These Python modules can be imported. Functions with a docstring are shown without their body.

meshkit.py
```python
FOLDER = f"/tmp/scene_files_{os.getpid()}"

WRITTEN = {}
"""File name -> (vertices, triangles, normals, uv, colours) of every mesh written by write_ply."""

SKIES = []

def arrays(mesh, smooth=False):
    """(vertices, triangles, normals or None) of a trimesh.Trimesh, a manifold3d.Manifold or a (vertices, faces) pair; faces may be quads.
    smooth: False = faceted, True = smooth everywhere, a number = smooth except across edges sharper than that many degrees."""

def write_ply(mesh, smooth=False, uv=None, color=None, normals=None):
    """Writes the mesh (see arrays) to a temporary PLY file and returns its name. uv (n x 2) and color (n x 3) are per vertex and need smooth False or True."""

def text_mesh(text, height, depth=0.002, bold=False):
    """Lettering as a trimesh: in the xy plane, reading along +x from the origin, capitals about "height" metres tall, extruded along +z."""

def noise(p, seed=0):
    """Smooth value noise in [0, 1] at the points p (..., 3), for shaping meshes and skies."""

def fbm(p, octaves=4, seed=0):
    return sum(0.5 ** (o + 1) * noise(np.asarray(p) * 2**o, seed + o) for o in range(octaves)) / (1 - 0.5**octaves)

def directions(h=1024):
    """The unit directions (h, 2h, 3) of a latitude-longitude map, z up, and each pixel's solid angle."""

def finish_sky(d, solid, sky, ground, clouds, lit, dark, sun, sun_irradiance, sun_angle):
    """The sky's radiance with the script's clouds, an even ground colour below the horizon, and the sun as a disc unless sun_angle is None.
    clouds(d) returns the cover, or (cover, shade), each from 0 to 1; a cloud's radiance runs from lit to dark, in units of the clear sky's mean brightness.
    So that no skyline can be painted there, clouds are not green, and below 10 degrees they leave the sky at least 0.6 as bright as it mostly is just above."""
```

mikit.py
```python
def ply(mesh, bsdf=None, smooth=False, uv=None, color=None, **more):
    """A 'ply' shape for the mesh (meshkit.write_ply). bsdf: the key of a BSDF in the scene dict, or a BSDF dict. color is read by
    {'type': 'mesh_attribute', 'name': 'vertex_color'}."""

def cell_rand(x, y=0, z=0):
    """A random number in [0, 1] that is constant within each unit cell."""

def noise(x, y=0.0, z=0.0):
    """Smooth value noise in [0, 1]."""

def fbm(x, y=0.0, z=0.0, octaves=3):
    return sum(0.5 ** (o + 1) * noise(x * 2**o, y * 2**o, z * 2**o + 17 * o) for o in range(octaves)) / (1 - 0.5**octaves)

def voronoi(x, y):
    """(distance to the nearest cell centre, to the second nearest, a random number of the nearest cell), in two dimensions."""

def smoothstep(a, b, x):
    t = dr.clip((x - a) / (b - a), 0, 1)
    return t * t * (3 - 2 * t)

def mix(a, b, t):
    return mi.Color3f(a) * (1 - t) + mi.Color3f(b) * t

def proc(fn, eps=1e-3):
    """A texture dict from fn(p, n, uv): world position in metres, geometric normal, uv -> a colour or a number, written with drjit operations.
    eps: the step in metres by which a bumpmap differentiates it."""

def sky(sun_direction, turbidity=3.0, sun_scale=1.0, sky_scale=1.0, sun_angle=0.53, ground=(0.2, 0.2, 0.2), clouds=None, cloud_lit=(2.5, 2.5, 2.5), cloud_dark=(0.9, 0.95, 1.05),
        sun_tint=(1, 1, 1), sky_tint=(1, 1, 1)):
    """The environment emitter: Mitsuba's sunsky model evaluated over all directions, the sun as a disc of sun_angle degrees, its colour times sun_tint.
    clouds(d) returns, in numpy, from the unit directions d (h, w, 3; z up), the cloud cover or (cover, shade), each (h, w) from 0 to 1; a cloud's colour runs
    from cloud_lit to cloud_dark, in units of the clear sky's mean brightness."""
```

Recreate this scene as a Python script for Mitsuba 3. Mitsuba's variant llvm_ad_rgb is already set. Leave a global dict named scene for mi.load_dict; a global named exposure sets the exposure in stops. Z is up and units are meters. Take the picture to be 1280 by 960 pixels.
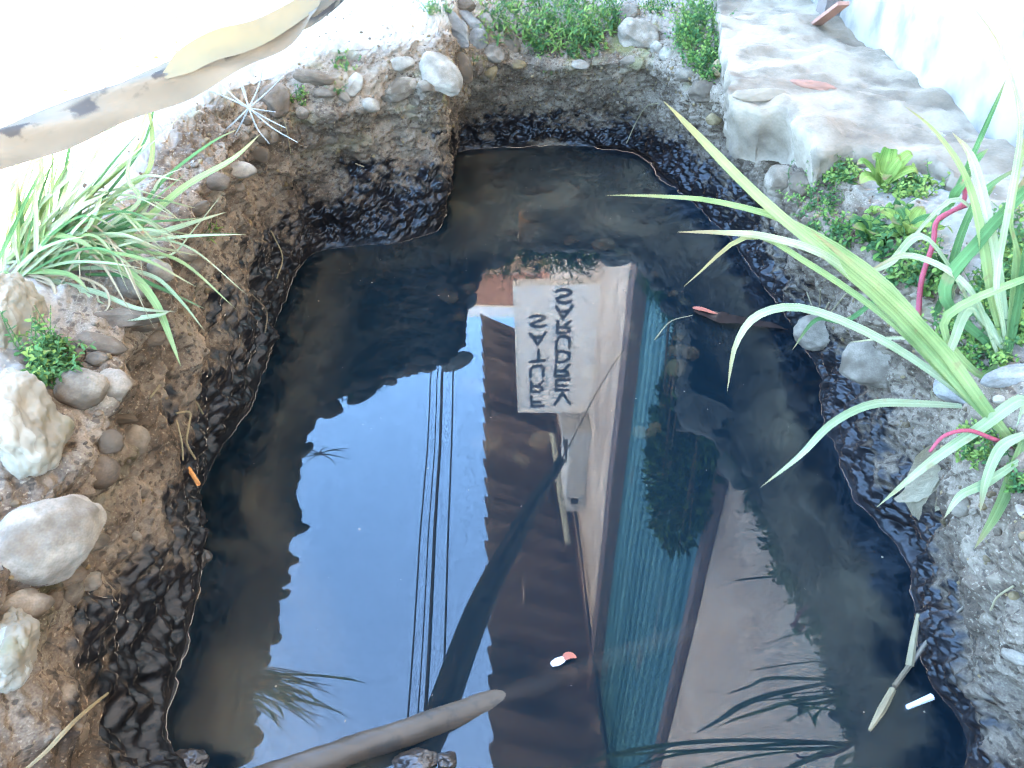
import math
import numpy as np, trimesh, mitsuba as mi, drjit as dr
from scipy.spatial import cKDTree
from shapely.geometry import LineString, Polygon
import shapely
from scipy.spatial import Delaunay
import meshkit, mikit
from mikit import proc, fbm, noise, smoothstep, mix, voronoi

scene, labels = {}, {}
rng = np.random.default_rng(7)

# ------------------------------------------------------------------ camera, sky, exposure
H = 1.3                       # camera height above the water (water is z = 0)
PITCH = math.radians(37.5)
F = 976.2                     # focal length in pixels of the 1280 px wide photograph
FW = np.array([0, math.cos(PITCH), -math.sin(PITCH)])
UP = np.array([0, math.sin(PITCH), math.cos(PITCH)])
RT = np.array([1.0, 0, 0])
T = mi.ScalarTransform4f
scene['camera'] = {'type': 'perspective', 'fov': math.degrees(2 * math.atan(640 / F)), 'fov_axis': 'x', 'near_clip': 0.05, 'far_clip': 400.0,
                   'to_world': T().look_at(origin=[0, 0, H], target=[0, float(FW[1]), float(H + FW[2])], up=[0, 0, 1])}
scene['sky'] = mikit.sky((0.125, -0.02, 1.0), turbidity=3, sun_scale=1.2, sky_scale=1.5, sky_tint=(0.88, 1.03, 1.08), ground=(0.25, 0.22, 0.18))
exposure = 6.1


def ray(px, py):
    return FW + RT * (px - 640) / F - UP * (py - 480) / F


def P(px, py, z):
    """the point of height z seen at a pixel"""
    d = ray(px, py)
    return np.array([0, 0, H]) + d * ((z - H) / d[2])


def Q(px, py, depth):
    """the point at that depth along the view axis"""
    return np.array([0, 0, H]) + ray(px, py) * depth


# ------------------------------------------------------------------ helpers
def numbered(name):
    k, i = name, 0
    while k in scene or k in labels:
        i += 1
        k = f'{name}_{i:03d}'
    return k


def obj(name, mesh, bsdf, parent=None, smooth=False, uv=None, color=None, **more):
    key = numbered(f'{parent}__{name}' if parent else name)
    if uv is None and hasattr(mesh, 'metadata') and smooth is True:
        uv = mesh.metadata.get('uv')
    scene[key] = mikit.ply(mesh, bsdf, smooth=smooth, uv=uv, color=color, **more)
    return key


def tag(key, label=None, cat=None, group=None, kind=None):
    d = labels.setdefault(key, {})
    for a, b in (('label', label), ('category', cat), ('group', group), ('kind', kind)):
        if b:
            d[a] = b
    return key


def thing(name, label, cat, group=None):
    k = numbered(name)
    return tag(k, label, cat, group)


def TM(v, f):
    return trimesh.Trimesh(np.asarray(v, float), np.asarray(f), process=False)


def grid_faces(r, c, wrap=False):
    i, j = np.meshgrid(np.arange(r - 1), np.arange(c if wrap else c - 1), indexing='ij')
    a = i * c + j
    b = i * c + (j + 1) % c
    d = (i + 1) * c + j
    e = (i + 1) * c + (j + 1) % c
    return np.concatenate([np.stack([a, b, e], -1).reshape(-1, 3), np.stack([a, e, d], -1).reshape(-1, 3)])


def smoothline(pts, n):
    """Catmull-Rom through the points"""
    p = np.asarray(pts, float)
    p = np.vstack([2 * p[0] - p[1], p, 2 * p[-1] - p[-2]])
    m = len(p) - 3
    t = np.linspace(0, m - 1e-6, n)
    i = t.astype(int)
    u = (t - i)[:, None]
    a, b, c, d = p[i], p[i + 1], p[i + 2], p[i + 3]
    return 0.5 * (2 * b + (c - a) * u + (2 * a - 5 * b + 4 * c - d) * u**2 + (3 * b - a - 3 * c + d) * u**3)


def tube(pts, r, sides=7, n=None, smooth=True, cap=True):
    p = smoothline(pts, n or max(2, 6 * (len(pts) - 1))) if smooth and len(pts) > 2 else np.asarray(pts, float)
    k = len(p)
    r = np.interp(np.linspace(0, 1, k), np.linspace(0, 1, len(np.atleast_1d(r))), np.atleast_1d(r)) if np.ndim(r) else np.full(k, r)
    t = np.gradient(p, axis=0)
    t /= np.linalg.norm(t, axis=1, keepdims=True) + 1e-12
    x = np.cross(t[0], [0.3, 0.2, 0.9])
    x /= np.linalg.norm(x)
    a = np.arange(sides) * 2 * np.pi / sides
    v = []
    for i in range(k):
        x = x - t[i] * (x @ t[i])
        x /= np.linalg.norm(x)
        y = np.cross(t[i], x)
        v.append(p[i] + r[i] * (np.cos(a)[:, None] * x + np.sin(a)[:, None] * y))
    v = np.vstack(v)
    f = grid_faces(k, sides, wrap=True)
    if cap:
        v = np.vstack([v, p[0], p[-1]])
        j = np.arange(sides)
        f = np.vstack([f, np.stack([j * 0 + len(v) - 2, (j + 1) % sides, j], 1), np.stack([j * 0 + len(v) - 1, (k - 1) * sides + j, (k - 1) * sides + (j + 1) % sides], 1)])
    return TM(v, f)


def ribbon(pts, width, n=18, fold=0.25, side=None, taper=(0.55, 1.0, 0.0), twist=0.0):
    """a leaf blade: width in metres, folded along its midrib, tapering to its tip"""
    p = smoothline(pts, n)
    t = np.gradient(p, axis=0)
    t /= np.linalg.norm(t, axis=1, keepdims=True)
    s = np.linspace(0, 1, n)
    w = width * 0.5 * np.interp(s, [0, 0.12, 0.35, 0.7, 0.9, 1], [taper[0], 0.8, taper[1], 0.75, 0.35, 0.02])
    up = np.array([0, -0.35, 1.0]) if side is None else np.asarray(side, float)
    x = np.cross(t, up)
    x /= np.linalg.norm(x, axis=1, keepdims=True) + 1e-9
    nn = np.cross(x, t)
    ang = twist * s
    xx = x * np.cos(ang)[:, None] + nn * np.sin(ang)[:, None]
    nn = np.cross(xx, t)
    l, r = p - xx * w[:, None] + nn * (w * fold)[:, None], p + xx * w[:, None] + nn * (w * fold)[:, None]
    v = np.stack([l, p, r], 1).reshape(-1, 3)
    m = TM(v, grid_faces(n, 3))
    m.metadata['uv'] = np.column_stack([np.tile([0.02, 0.5, 0.98], n), np.repeat(0.03 + 0.97 * s, 3)])
    return m


def cat(ms):
    v, f, o = [], [], 0
    for m in ms:
        v.append(np.asarray(m.vertices)); f.append(np.asarray(m.faces) + o); o += len(m.vertices)
    return TM(np.vstack(v), np.vstack(f))


def box(x0, x1, y0, y1, z0, z1):
    m = trimesh.creation.box((x1 - x0, y1 - y0, z1 - z0))
    m.apply_translation(((x0 + x1) / 2, (y0 + y1) / 2, (z0 + z1) / 2))
    return m


def rgb(*c):
    return {'type': 'rgb', 'value': list(c)}


def two(b):
    return {'type': 'twosided', 'b': b}


# ------------------------------------------------------------------ materials
def soil_color(p, n, uv):
    a = fbm(p.x * 9, p.y * 9, p.z * 9, octaves=4)
    b = fbm(p.x * 70 + 3, p.y * 70, p.z * 70, octaves=3)
    g = noise(p.x * 260, p.y * 260, p.z * 260)
    c = mix((0.10, 0.069, 0.046), (0.215, 0.157, 0.108), smoothstep(0.3, 0.7, a))
    c = mix(c, (0.06, 0.035, 0.02), smoothstep(0.55, 0.75, b) * 0.7)
    c = mix(c, (0.27, 0.205, 0.14), smoothstep(0.70, 0.84, g) * 0.7)
    c = mix(c, (0.04, 0.027, 0.018), smoothstep(0.68, 0.80, noise(p.x * 120 + 9, p.y * 120, p.z * 120)) * 0.65)
    c = c * (0.72 + 0.56 * noise(p.x * 420, p.y * 420 + 5, p.z * 420))
    clod = smoothstep(0.60, 0.72, fbm(p.x * 30, p.y * 30 + 8, p.z * 30, octaves=3))
    c = mix(c, (0.27, 0.20, 0.135), clod * 0.5)
    moss = smoothstep(0.58, 0.72, fbm(p.x * 6 + 20, p.y * 6, p.z * 6 + 4, octaves=4)) * smoothstep(0.32, 0.46, p.z)
    c = mix(c, (0.16, 0.15, 0.05), moss * 0.55)
    dust = mix((0.36, 0.32, 0.27), (0.48, 0.44, 0.38), fbm(p.x * 14, p.y * 14, p.z * 14, octaves=4))
    damp = smoothstep(0.34, 0.02, p.z)
    c = c * (1 - 0.35 * damp)
    silt = smoothstep(0.0, -0.02, p.z)
    sl = mix((0.11, 0.088, 0.052), (0.36, 0.285, 0.165), smoothstep(0.3, 0.7, fbm(p.x * 5, p.y * 5, p.z * 5, octaves=4)))
    sl = mix(sl, (0.012, 0.018, 0.02), smoothstep(-0.08, -0.24, p.z))
    c = mix(c, sl, silt)
    return mix(c, dust, dr.clip(uv.y, 0, 1))


def oil_color(p, n, uv):
    a = fbm(p.x * 25, p.y * 25, p.z * 25, octaves=3)
    return mix((0.003, 0.0025, 0.003), (0.011, 0.008, 0.008), smoothstep(0.35, 0.75, a))


def oil_rough(p, n, uv):
    return 0.16 + 0.5 * fbm(p.x * 40 + 7, p.y * 40, p.z * 25, octaves=4)


scene['soil'] = {'type': 'principled', 'base_color': proc(soil_color), 'roughness': 0.95, 'specular': 0.15}
scene['oil'] = {'type': 'principled', 'base_color': proc(oil_color), 'roughness': proc(oil_rough), 'specular': 0.4}
scene['bank_mat'] = two({'type': 'blendbsdf', 'weight': proc(lambda p, n, uv: dr.clip(uv.x, 0, 1)), 'a': {'type': 'ref', 'id': 'soil'}, 'b': {'type': 'ref', 'id': 'oil'}})


def stone_mat(name, c0, c1, dirt=0.5, rough=0.85, spec=0.2):
    def fn(p, n, uv):
        a = fbm(p.x * 28 + c0[0] * 90, p.y * 28, p.z * 28, octaves=4)
        g = noise(p.x * 420, p.y * 420, p.z * 420)
        c = mix(c0, c1, smoothstep(0.25, 0.75, a))
        c = c * (0.86 + 0.28 * g)
        d = smoothstep(0.44, 0.66, fbm(p.x * 19 + 9, p.y * 19, p.z * 19 + c1[0] * 50, octaves=5)) * min(1.0, dirt * 1.4)
        c = c * (0.80 + 0.4 * fbm(p.x * 90, p.y * 90, p.z * 90, octaves=3))
        return mix(c, (0.085, 0.058, 0.036), d)
    scene[name] = {'type': 'principled', 'base_color': proc(fn), 'roughness': rough, 'specular': spec}


stone_mat('stone_grey', (0.135, 0.098, 0.066), (0.235, 0.178, 0.125), 0.6)
stone_mat('stone_pale', (0.18, 0.138, 0.098), (0.30, 0.24, 0.178), 0.35)
stone_mat('stone_brown', (0.09, 0.061, 0.039), (0.165, 0.115, 0.076), 0.6)
stone_mat('stone_blue', (0.145, 0.125, 0.105), (0.245, 0.215, 0.18), 0.3)
stone_mat('stone_ochre', (0.16, 0.10, 0.045), (0.24, 0.16, 0.08), 0.5)
stone_mat('stone_wet', (0.02, 0.018, 0.018), (0.07, 0.055, 0.045), 0.2, 0.3, 0.5)


def conglomerate(p, n, uv):
    f1, f2, w = voronoi(p.x * 55 + p.z * 31, p.y * 55 - p.z * 23)
    a = fbm(p.x * 12, p.y * 12, p.z * 12, octaves=4)
    c = mix((0.17, 0.13, 0.085), (0.29, 0.235, 0.17), smoothstep(0.3, 0.7, a))
    c = mix(c, (0.20, 0.16, 0.11), smoothstep(0.35, 0.55, f1) * 0.5)
    c = mix(c, (0.33, 0.285, 0.225), smoothstep(0.8, 1.0, w) * 0.6)
    return mix(c, (0.14, 0.12, 0.06), smoothstep(0.55, 0.75, fbm(p.x * 20 + 5, p.y * 20, p.z * 20, octaves=4)) * 0.5)


scene['conglomerate'] = {'type': 'principled', 'base_color': proc(conglomerate), 'roughness': 0.95, 'specular': 0.15}


def concrete(p, n, uv):
    a = fbm(p.x * 6, p.y * 6, p.z * 6, octaves=5)
    c = mix((0.17, 0.122, 0.082), (0.285, 0.215, 0.15), smoothstep(0.3, 0.65, a))
    s = smoothstep(0.45, 0.80, fbm(p.x * 16 + 4, p.y * 16 + 2, p.z * 16, octaves=5))
    c = mix(c, (0.09, 0.066, 0.046), s * 0.65)
    return c * (0.92 + 0.16 * noise(p.x * 200, p.y * 200, p.z * 200))


scene['concrete'] = {'type': 'principled', 'base_color': proc(concrete), 'roughness': 0.9, 'specular': 0.2}


scene['concrete_two'] = two({'type': 'ref', 'id': 'concrete'})


def plaster(p, n, uv):
    a = fbm(p.x * 3, p.y * 3, p.z * 2, octaves=5)
    c = mix((0.38, 0.325, 0.27), (0.50, 0.44, 0.37), smoothstep(0.3, 0.7, a))
    low = smoothstep(1.9, 0.6, p.z)
    c = mix(c, (0.205, 0.155, 0.108), low * (0.45 + 0.4 * fbm(p.x * 5, p.y * 5, p.z * 5, octaves=3)))
    s = smoothstep(0.42, 0.78, fbm(p.x * 9 + 4, p.y * 11 + 2, p.z * 7, octaves=5)) * low
    v = smoothstep(0.62, 0.78, fbm(p.x * 2, p.y * 7, p.z * 0.5, octaves=4)) * 0.35
    return mix(c, (0.085, 0.078, 0.072), dr.clip(s * 0.7 + v, 0, 1))


scene['plaster'] = {'type': 'principled', 'base_color': proc(plaster), 'roughness': 0.9, 'specular': 0.2}


def leaf_mat(name, c, t=0.7, c2=None, dry=(0.30, 0.21, 0.11), k=0.85):
    c2 = c2 or tuple(x * 0.6 for x in c)
    c, c2 = tuple(x * k for x in c), tuple(x * k for x in c2)
    def fn(p, n, uv):
        a = mix(c2, c, smoothstep(0.25, 0.7, fbm(p.x * 14, p.y * 14, p.z * 14, octaves=3)))
        on = smoothstep(0.0, 0.02, uv.y)                                # blades carry uv: x across, y along
        vein = smoothstep(0.5, 0.9, noise(uv.x * 22, uv.y * 1.5, p.x * 2)) * on
        rib = smoothstep(0.10, 0.0, dr.abs(uv.x - 0.5)) * on
        a = a * (1 - 0.30 * vein) * (1 + 0.25 * rib)
        old = smoothstep(0.60, 1.0, uv.y + 0.45 * (fbm(p.x * 9, p.y * 9, p.z * 9, octaves=3) - 0.5)) * on
        spot = smoothstep(0.70, 0.80, fbm(p.x * 45 + 3, p.y * 45, p.z * 45, octaves=3)) * on
        return mix(a, tuple(x * k for x in dry), dr.clip(0.75 * old * old + 0.5 * spot, 0, 1))
    scene[name] = {'type': 'principledthin', 'base_color': proc(fn), 'roughness': 0.55, 'diff_trans': t, 'spec_trans': 0.0, 'eta': 1.3}


leaf_mat('leaf_blade', (0.33, 0.40, 0.16), 0.8, (0.22, 0.30, 0.11))
leaf_mat('leaf_blade_dark', (0.13, 0.24, 0.09), 0.7, (0.075, 0.15, 0.055))
leaf_mat('leaf_blade_pale', (0.44, 0.46, 0.27), 0.8, (0.31, 0.37, 0.19))
leaf_mat('leaf_weed', (0.31, 0.40, 0.10), 0.7, (0.12, 0.22, 0.05))
leaf_mat('leaf_weed_dark', (0.11, 0.21, 0.07), 0.6, (0.06, 0.13, 0.05))
leaf_mat('leaf_shrub', (0.06, 0.10, 0.04), 0.5, (0.025, 0.055, 0.02))
leaf_mat('leaf_dry', (0.46, 0.36, 0.23), 0.4, (0.32, 0.23, 0.13))
leaf_mat('leaf_silver', (0.50, 0.47, 0.41), 0.4, (0.36, 0.33, 0.28))
leaf_mat('stem_red', (0.45, 0.10, 0.13), 0.2, (0.36, 0.07, 0.09))


def simple(name, c, rough=0.7, spec=0.3, var=0.25, sc=20.0):
    def fn(p, n, uv):
        return mi.Color3f(*c) * (1 - var + 2 * var * fbm(p.x * sc, p.y * sc, p.z * sc, octaves=4))
    scene[name] = two({'type': 'principled', 'base_color': proc(fn), 'roughness': rough, 'specular': spec})


simple('bark', (0.14, 0.10, 0.06), 0.9)
simple('straw', (0.25, 0.185, 0.10), 0.8)
simple('wood_red', (0.26, 0.13, 0.09), 0.8, sc=30)
simple('wood_grey', (0.22, 0.165, 0.115), 0.85, sc=30)
simple('post_brown', (0.15, 0.11, 0.092), 0.6, sc=8)
simple('sheet_white', (0.82, 0.80, 0.75), 0.5, var=0.1, sc=4)
simple('box_grey', (0.55, 0.56, 0.54), 0.5, var=0.1)
simple('paint_dark', (0.06, 0.07, 0.09), 0.6)
simple('pipe_white', (0.55, 0.64, 0.60), 0.4, var=0.1)
simple('cable_black', (0.02, 0.02, 0.022), 0.6)
simple('dark_inside', (0.04, 0.035, 0.03), 0.8)
simple('roof_pink', (0.36, 0.24, 0.21), 0.8, sc=5)
simple('white_clean', (0.8, 0.8, 0.78), 0.5, var=0.06)
simple('cigarette_paper', (0.62, 0.27, 0.09), 0.8, sc=200)
simple('foil_red', (0.35, 0.10, 0.06), 0.5)


def roof_color(p, n, uv):
    a = fbm(p.x * 0.9, p.y * 1.1, p.z * 0.9, octaves=5)
    return mix((0.10, 0.082, 0.07), (0.24, 0.195, 0.165), smoothstep(0.3, 0.7, a))


scene['roof_brown'] = two({'type': 'principled', 'base_color': proc(roof_color), 'roughness': 0.85, 'specular': 0.2})


def teal_color(p, n, uv):
    a = fbm(p.x * 9, p.y * 9, p.z * 0.35, octaves=4)
    c = mix((0.045, 0.14, 0.165), (0.085, 0.215, 0.24), smoothstep(0.3, 0.7, a))
    return mix(c, (0.14, 0.10, 0.08), smoothstep(0.64, 0.8, fbm(p.x * 3 + 8, p.y * 5, p.z * 0.8, octaves=4)) * 0.6)


scene['teal_metal'] = two({'type': 'principled', 'base_color': proc(teal_color), 'roughness': 0.55, 'specular': 0.4})


def tape_color(p, n, uv):
    a = fbm(p.x * 16, p.y * 16, p.z * 16, octaves=4)
    c = mix((0.15, 0.128, 0.10), (0.24, 0.20, 0.15), a)
    c = mix(c, (0.24, 0.185, 0.10), smoothstep(0.35, 0.6, fbm(p.x * 5 + 3, p.y * 5, p.z * 5, octaves=3)) * smoothstep(0.72, 0.95, uv.y))
    ink = smoothstep(0.50, 0.62, fbm(p.x * 42, p.y * 42, p.z * 42, octaves=4)) * smoothstep(0.25, 0.4, uv.y) * smoothstep(0.75, 0.6, uv.y)
    return mix(c, (0.04, 0.04, 0.045), ink * 0.75)


scene['tape_mat'] = {'type': 'principledthin', 'base_color': proc(tape_color), 'roughness': 0.4, 'diff_trans': 0.45, 'spec_trans': 0.0, 'eta': 1.4}


def pipe_color(p, n, uv):
    c = mix((0.045, 0.034, 0.024), (0.09, 0.068, 0.05), fbm(p.x * 8, p.y * 30, p.z * 30, octaves=4))
    return mix(c, (0.04, 0.035, 0.03), smoothstep(0.55, 0.72, fbm(p.x * 40, p.y * 40, p.z * 40, octaves=4)) * 0.7)


scene['pipe_mat'] = two({'type': 'principled', 'base_color': proc(pipe_color), 'roughness': 0.45, 'specular': 0.4})
scene['water_mat'] = {'type': 'blendbsdf', 'weight': 0.35,
                      'a': {'type': 'dielectric', 'int_ior': 1.6, 'ext_ior': 1.0},
                      'b': {'type': 'plastic', 'int_ior': 1.6, 'diffuse_reflectance': rgb(0.004, 0.017, 0.027)}}

# ------------------------------------------------------------------ the pit: one lofted sheet of bank and ground
# every column: (W)aterline, (M)iddle = upper limit of the oil, (R)im, (T)errace, (O)uter ground; pixel x, y and height in units of H; then oil strength, paleness of the outer ground
COL = [
    [(205, 925, 0), (60, 815, .24), (-5, 765, .38), (-80, 735, .42), (-260, 700, .46), 1.0, .6],
    [(228, 815, 0), (118, 705, .22), (60, 640, .39), (-30, 590, .43), (-200, 540, .47), 1.0, .7],
    [(250, 735, 0), (190, 632, .17), (112, 545, .40), (10, 480, .45), (-160, 420, .49), 1.0, .8],
    [(254, 610, 0), (222, 500, .19), (165, 400, .43), (80, 350, .47), (-60, 280, .51), 1.0, .9],
    [(320, 490, 0), (285, 350, .21), (240, 245, .455), (190, 190, .50), (90, 110, .53), .95, 1],
    [(372, 335, 0), (350, 250, .17), (322, 160, .42), (290, 110, .49), (210, 40, .53), .8, 1],
    [(395, 316, 0), (385, 230, .17), (370, 140, .41), (360, 85, .48), (330, 30, .53), .9, 1],
    [(440, 308, 0), (440, 212, .20), (430, 140, .39), (425, 62, .50), (440, -10, .54), 1, 1],
    [(500, 302, 0), (500, 190, .22), (500, 112, .405), (500, 52, .50), (510, -20, .54), 1, 1],
    [(547, 288, 0), (550, 172, .24), (548, 108, .41), (545, 45, .49), (560, -30, .53), 1, .8],
    [(558, 240, 0), (560, 165, .16), (566, 90, .37), (575, 30, .45), (600, -40, .48), .6, .5],
    [(572, 190, 0), (580, 140, .12), (592, 85, .33), (605, 35, .41), (630, -40, .44), .45, .3],
    [(640, 183, 0), (645, 140, .115), (650, 80, .315), (652, 35, .39), (660, -60, .43), .38, .15],
    [(720, 182, 0), (720, 140, .115), (720, 82, .315), (722, 35, .39), (730, -60, .43), .42, .15],
    [(797, 190, 0), (802, 145, .125), (812, 80, .32), (820, 35, .40), (830, -60, .44), .45, .2],
    [(842, 232, 0), (850, 165, .15), (885, 112, .345), (915, 75, .41), (960, 0, .43), 1.0, .4],
    [(905, 292, 0), (920, 215, .15), (962, 165, .365), (1010, 140, .41), (1090, 100, .43), .75, .6],
    [(972, 378, 0), (982, 318, .13), (1000, 262, .34), (1060, 220, .41), (1170, 180, .44), .55, .45],
    [(1018, 455, 0), (1035, 402, .12), (1080, 352, .33), (1150, 310, .41), (1270, 270, .45), .75, .4],
    [(1034, 540, 0), (1092, 478, .13), (1160, 430, .32), (1230, 400, .41), (1360, 360, .46), 1, .3],
    [(1076, 630, 0), (1138, 560, .13), (1195, 515, .30), (1265, 490, .39), (1400, 470, .46), 1, .25],
    [(1130, 698, 0), (1172, 638, .12), (1222, 605, .275), (1290, 590, .37), (1430, 570, .44), 1, .2],
    [(1156, 830, 0), (1196, 755, .11), (1235, 715, .25), (1310, 700, .35), (1470, 690, .42), 1, .2],
    [(1206, 925, 0), (1222, 850, .10), (1262, 810, .23), (1340, 800, .33), (1510, 800, .40), 1, .2],
]
NEAR = [[(.50, .40), (.60, .37), (.72, .33), (.85, .28), (1.05, .2)], [(.30, .36), (.34, .29), (.38, .2), (.44, .08), (.5, -.3)],
        [(.05, .37), (.06, .30), (.06, .2), (.06, .08), (.08, -.4)], [(-.16, .41), (-.17, .33), (-.18, .22), (-.2, .1), (-.24, -.4)],
        [(-.34, .45), (-.42, .37), (-.52, .26), (-.62, .12), (-.75, -.2)]]
NZ = [0, .10, .25, .33, .40]
ctrl, oilf, palef = [], [], []
for c in COL:
    ctrl.append([P(x, y, z * H) for x, y, z in c[:5]])
    oilf.append(c[5]); palef.append(c[6])
for c in NEAR:
    ctrl.append([np.array([x * H, y * H, z * H]) for (x, y), z in zip(c, NZ)])
    oilf.append(1.0); palef.append(.5)
ctrl, oilf, palef = np.array(ctrl), np.array(oilf), np.array(palef)
NC = 1500
per = np.linalg.norm(np.diff(np.vstack([ctrl[:, 0], ctrl[:1, 0]]), axis=0), axis=1) + 0.04
cum = np.concatenate([[0], np.cumsum(per)])


def around(a):
    """interpolate control columns round the closed outline (blend of linear and smooth)"""
    a = a.reshape(len(ctrl), -1)
    m = len(a)
    s = np.linspace(0, cum[-1], NC, endpoint=False)
    i = np.clip(np.searchsorted(cum, s, side='right') - 1, 0, m - 1)
    u = ((s - cum[i]) / per[i])[:, None]
    p0, p1, p2, p3 = a[(i - 1) % m], a[i], a[(i + 1) % m], a[(i + 2) % m]
    d1, d2, d0 = per[i][:, None], per[(i + 1) % m][:, None], per[(i - 1) % m][:, None]
    m1 = ((p2 - p1) / d1 * d0 + (p1 - p0) / d0 * d1) / (d0 + d1) * d1
    m2 = ((p3 - p2) / d2 * d1 + (p2 - p1) / d1 * d2) / (d1 + d2) * d1
    h = (2 * u**3 - 3 * u**2 + 1) * p1 + (u**3 - 2 * u**2 + u) * m1 + (3 * u**2 - 2 * u**3) * p2 + (u**3 - u**2) * m2
    return 0.6 * h + 0.4 * (p1 * (1 - u) + p2 * u)


prof = around(ctrl).reshape(NC, 5, 3)
oilc, palec = around(oilf)[:, 0], around(palef)[:, 0]
W = prof[:, 0]
mid0, mid1 = np.array([0.02, 0.80]) * H, np.array([0.02, 2.2]) * H
ab = mid1 - mid0
tt = np.clip(((W[:, :2] - mid0) @ ab) / (ab @ ab), 0, 1)
cen = mid0 + tt[:, None] * ab
dirn = W[:, :2] - cen
wlen = np.linalg.norm(dirn, axis=1)
rows, par, pal = [], [], []
for t in np.linspace(0.0, 1.0, 46):              # under water, from the middle to the shore
    xy = cen + dirn * t
    depth = 0.40 * (1 - np.exp(-((1 - t) * wlen) / 0.28))
    depth *= 1 - 0.75 * np.clip((xy[:, 1] / H - 1.75) / 0.45, 0, 1)
    for sx_, sy_, sr_ in (((285, 850, .22)), ((1085, 700, .16)), ((300, 700, .12))):
        depth *= 1 - 0.7 * np.exp(-((xy - P(sx_, sy_, 0)[:2]) ** 2).sum(1) / sr_**2)
    rows.append(np.column_stack([xy, -depth])); par.append(np.full(NC, t - 1)); pal.append(np.zeros(NC))
SEG = [60, 66, 34, 26]
for k, nr in enumerate(SEG):
    for u in np.linspace(0, 1, nr, endpoint=False)[(1 if k == 0 else 0):]:
        a, b = prof[:, k], prof[:, k + 1]
        p = a * (1 - u) + b * u
        rows.append(p); par.append(np.full(NC, k + u))
        pal.append(palec * np.clip((k + u - 2.75) / 0.7, 0, 1))
out0 = prof[:, 4]
away = out0[:, :2] - np.array([0.0, 1.4 * H])
away /= np.linalg.norm(away, axis=1, keepdims=True)
for u in np.concatenate([np.linspace(0, 1, 26) ** 1.5 * 2.0, [3, 5, 9, 16, 30, 60, 120]]):
    z = out0[:, 2] + (0.50 - out0[:, 2]) * np.clip(u / 2.0, 0, 1)
    rows.append(np.column_stack([out0[:, :2] + away * u, z])); par.append(np.full(NC, 4 + u)); pal.append(palec * (1 - min(u, 1)) + min(u, 1) * 0.85)
NR = len(rows)
V = np.array(rows).reshape(-1, 3)
par, pal = np.array(par).reshape(-1), np.array(pal).reshape(-1)
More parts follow.
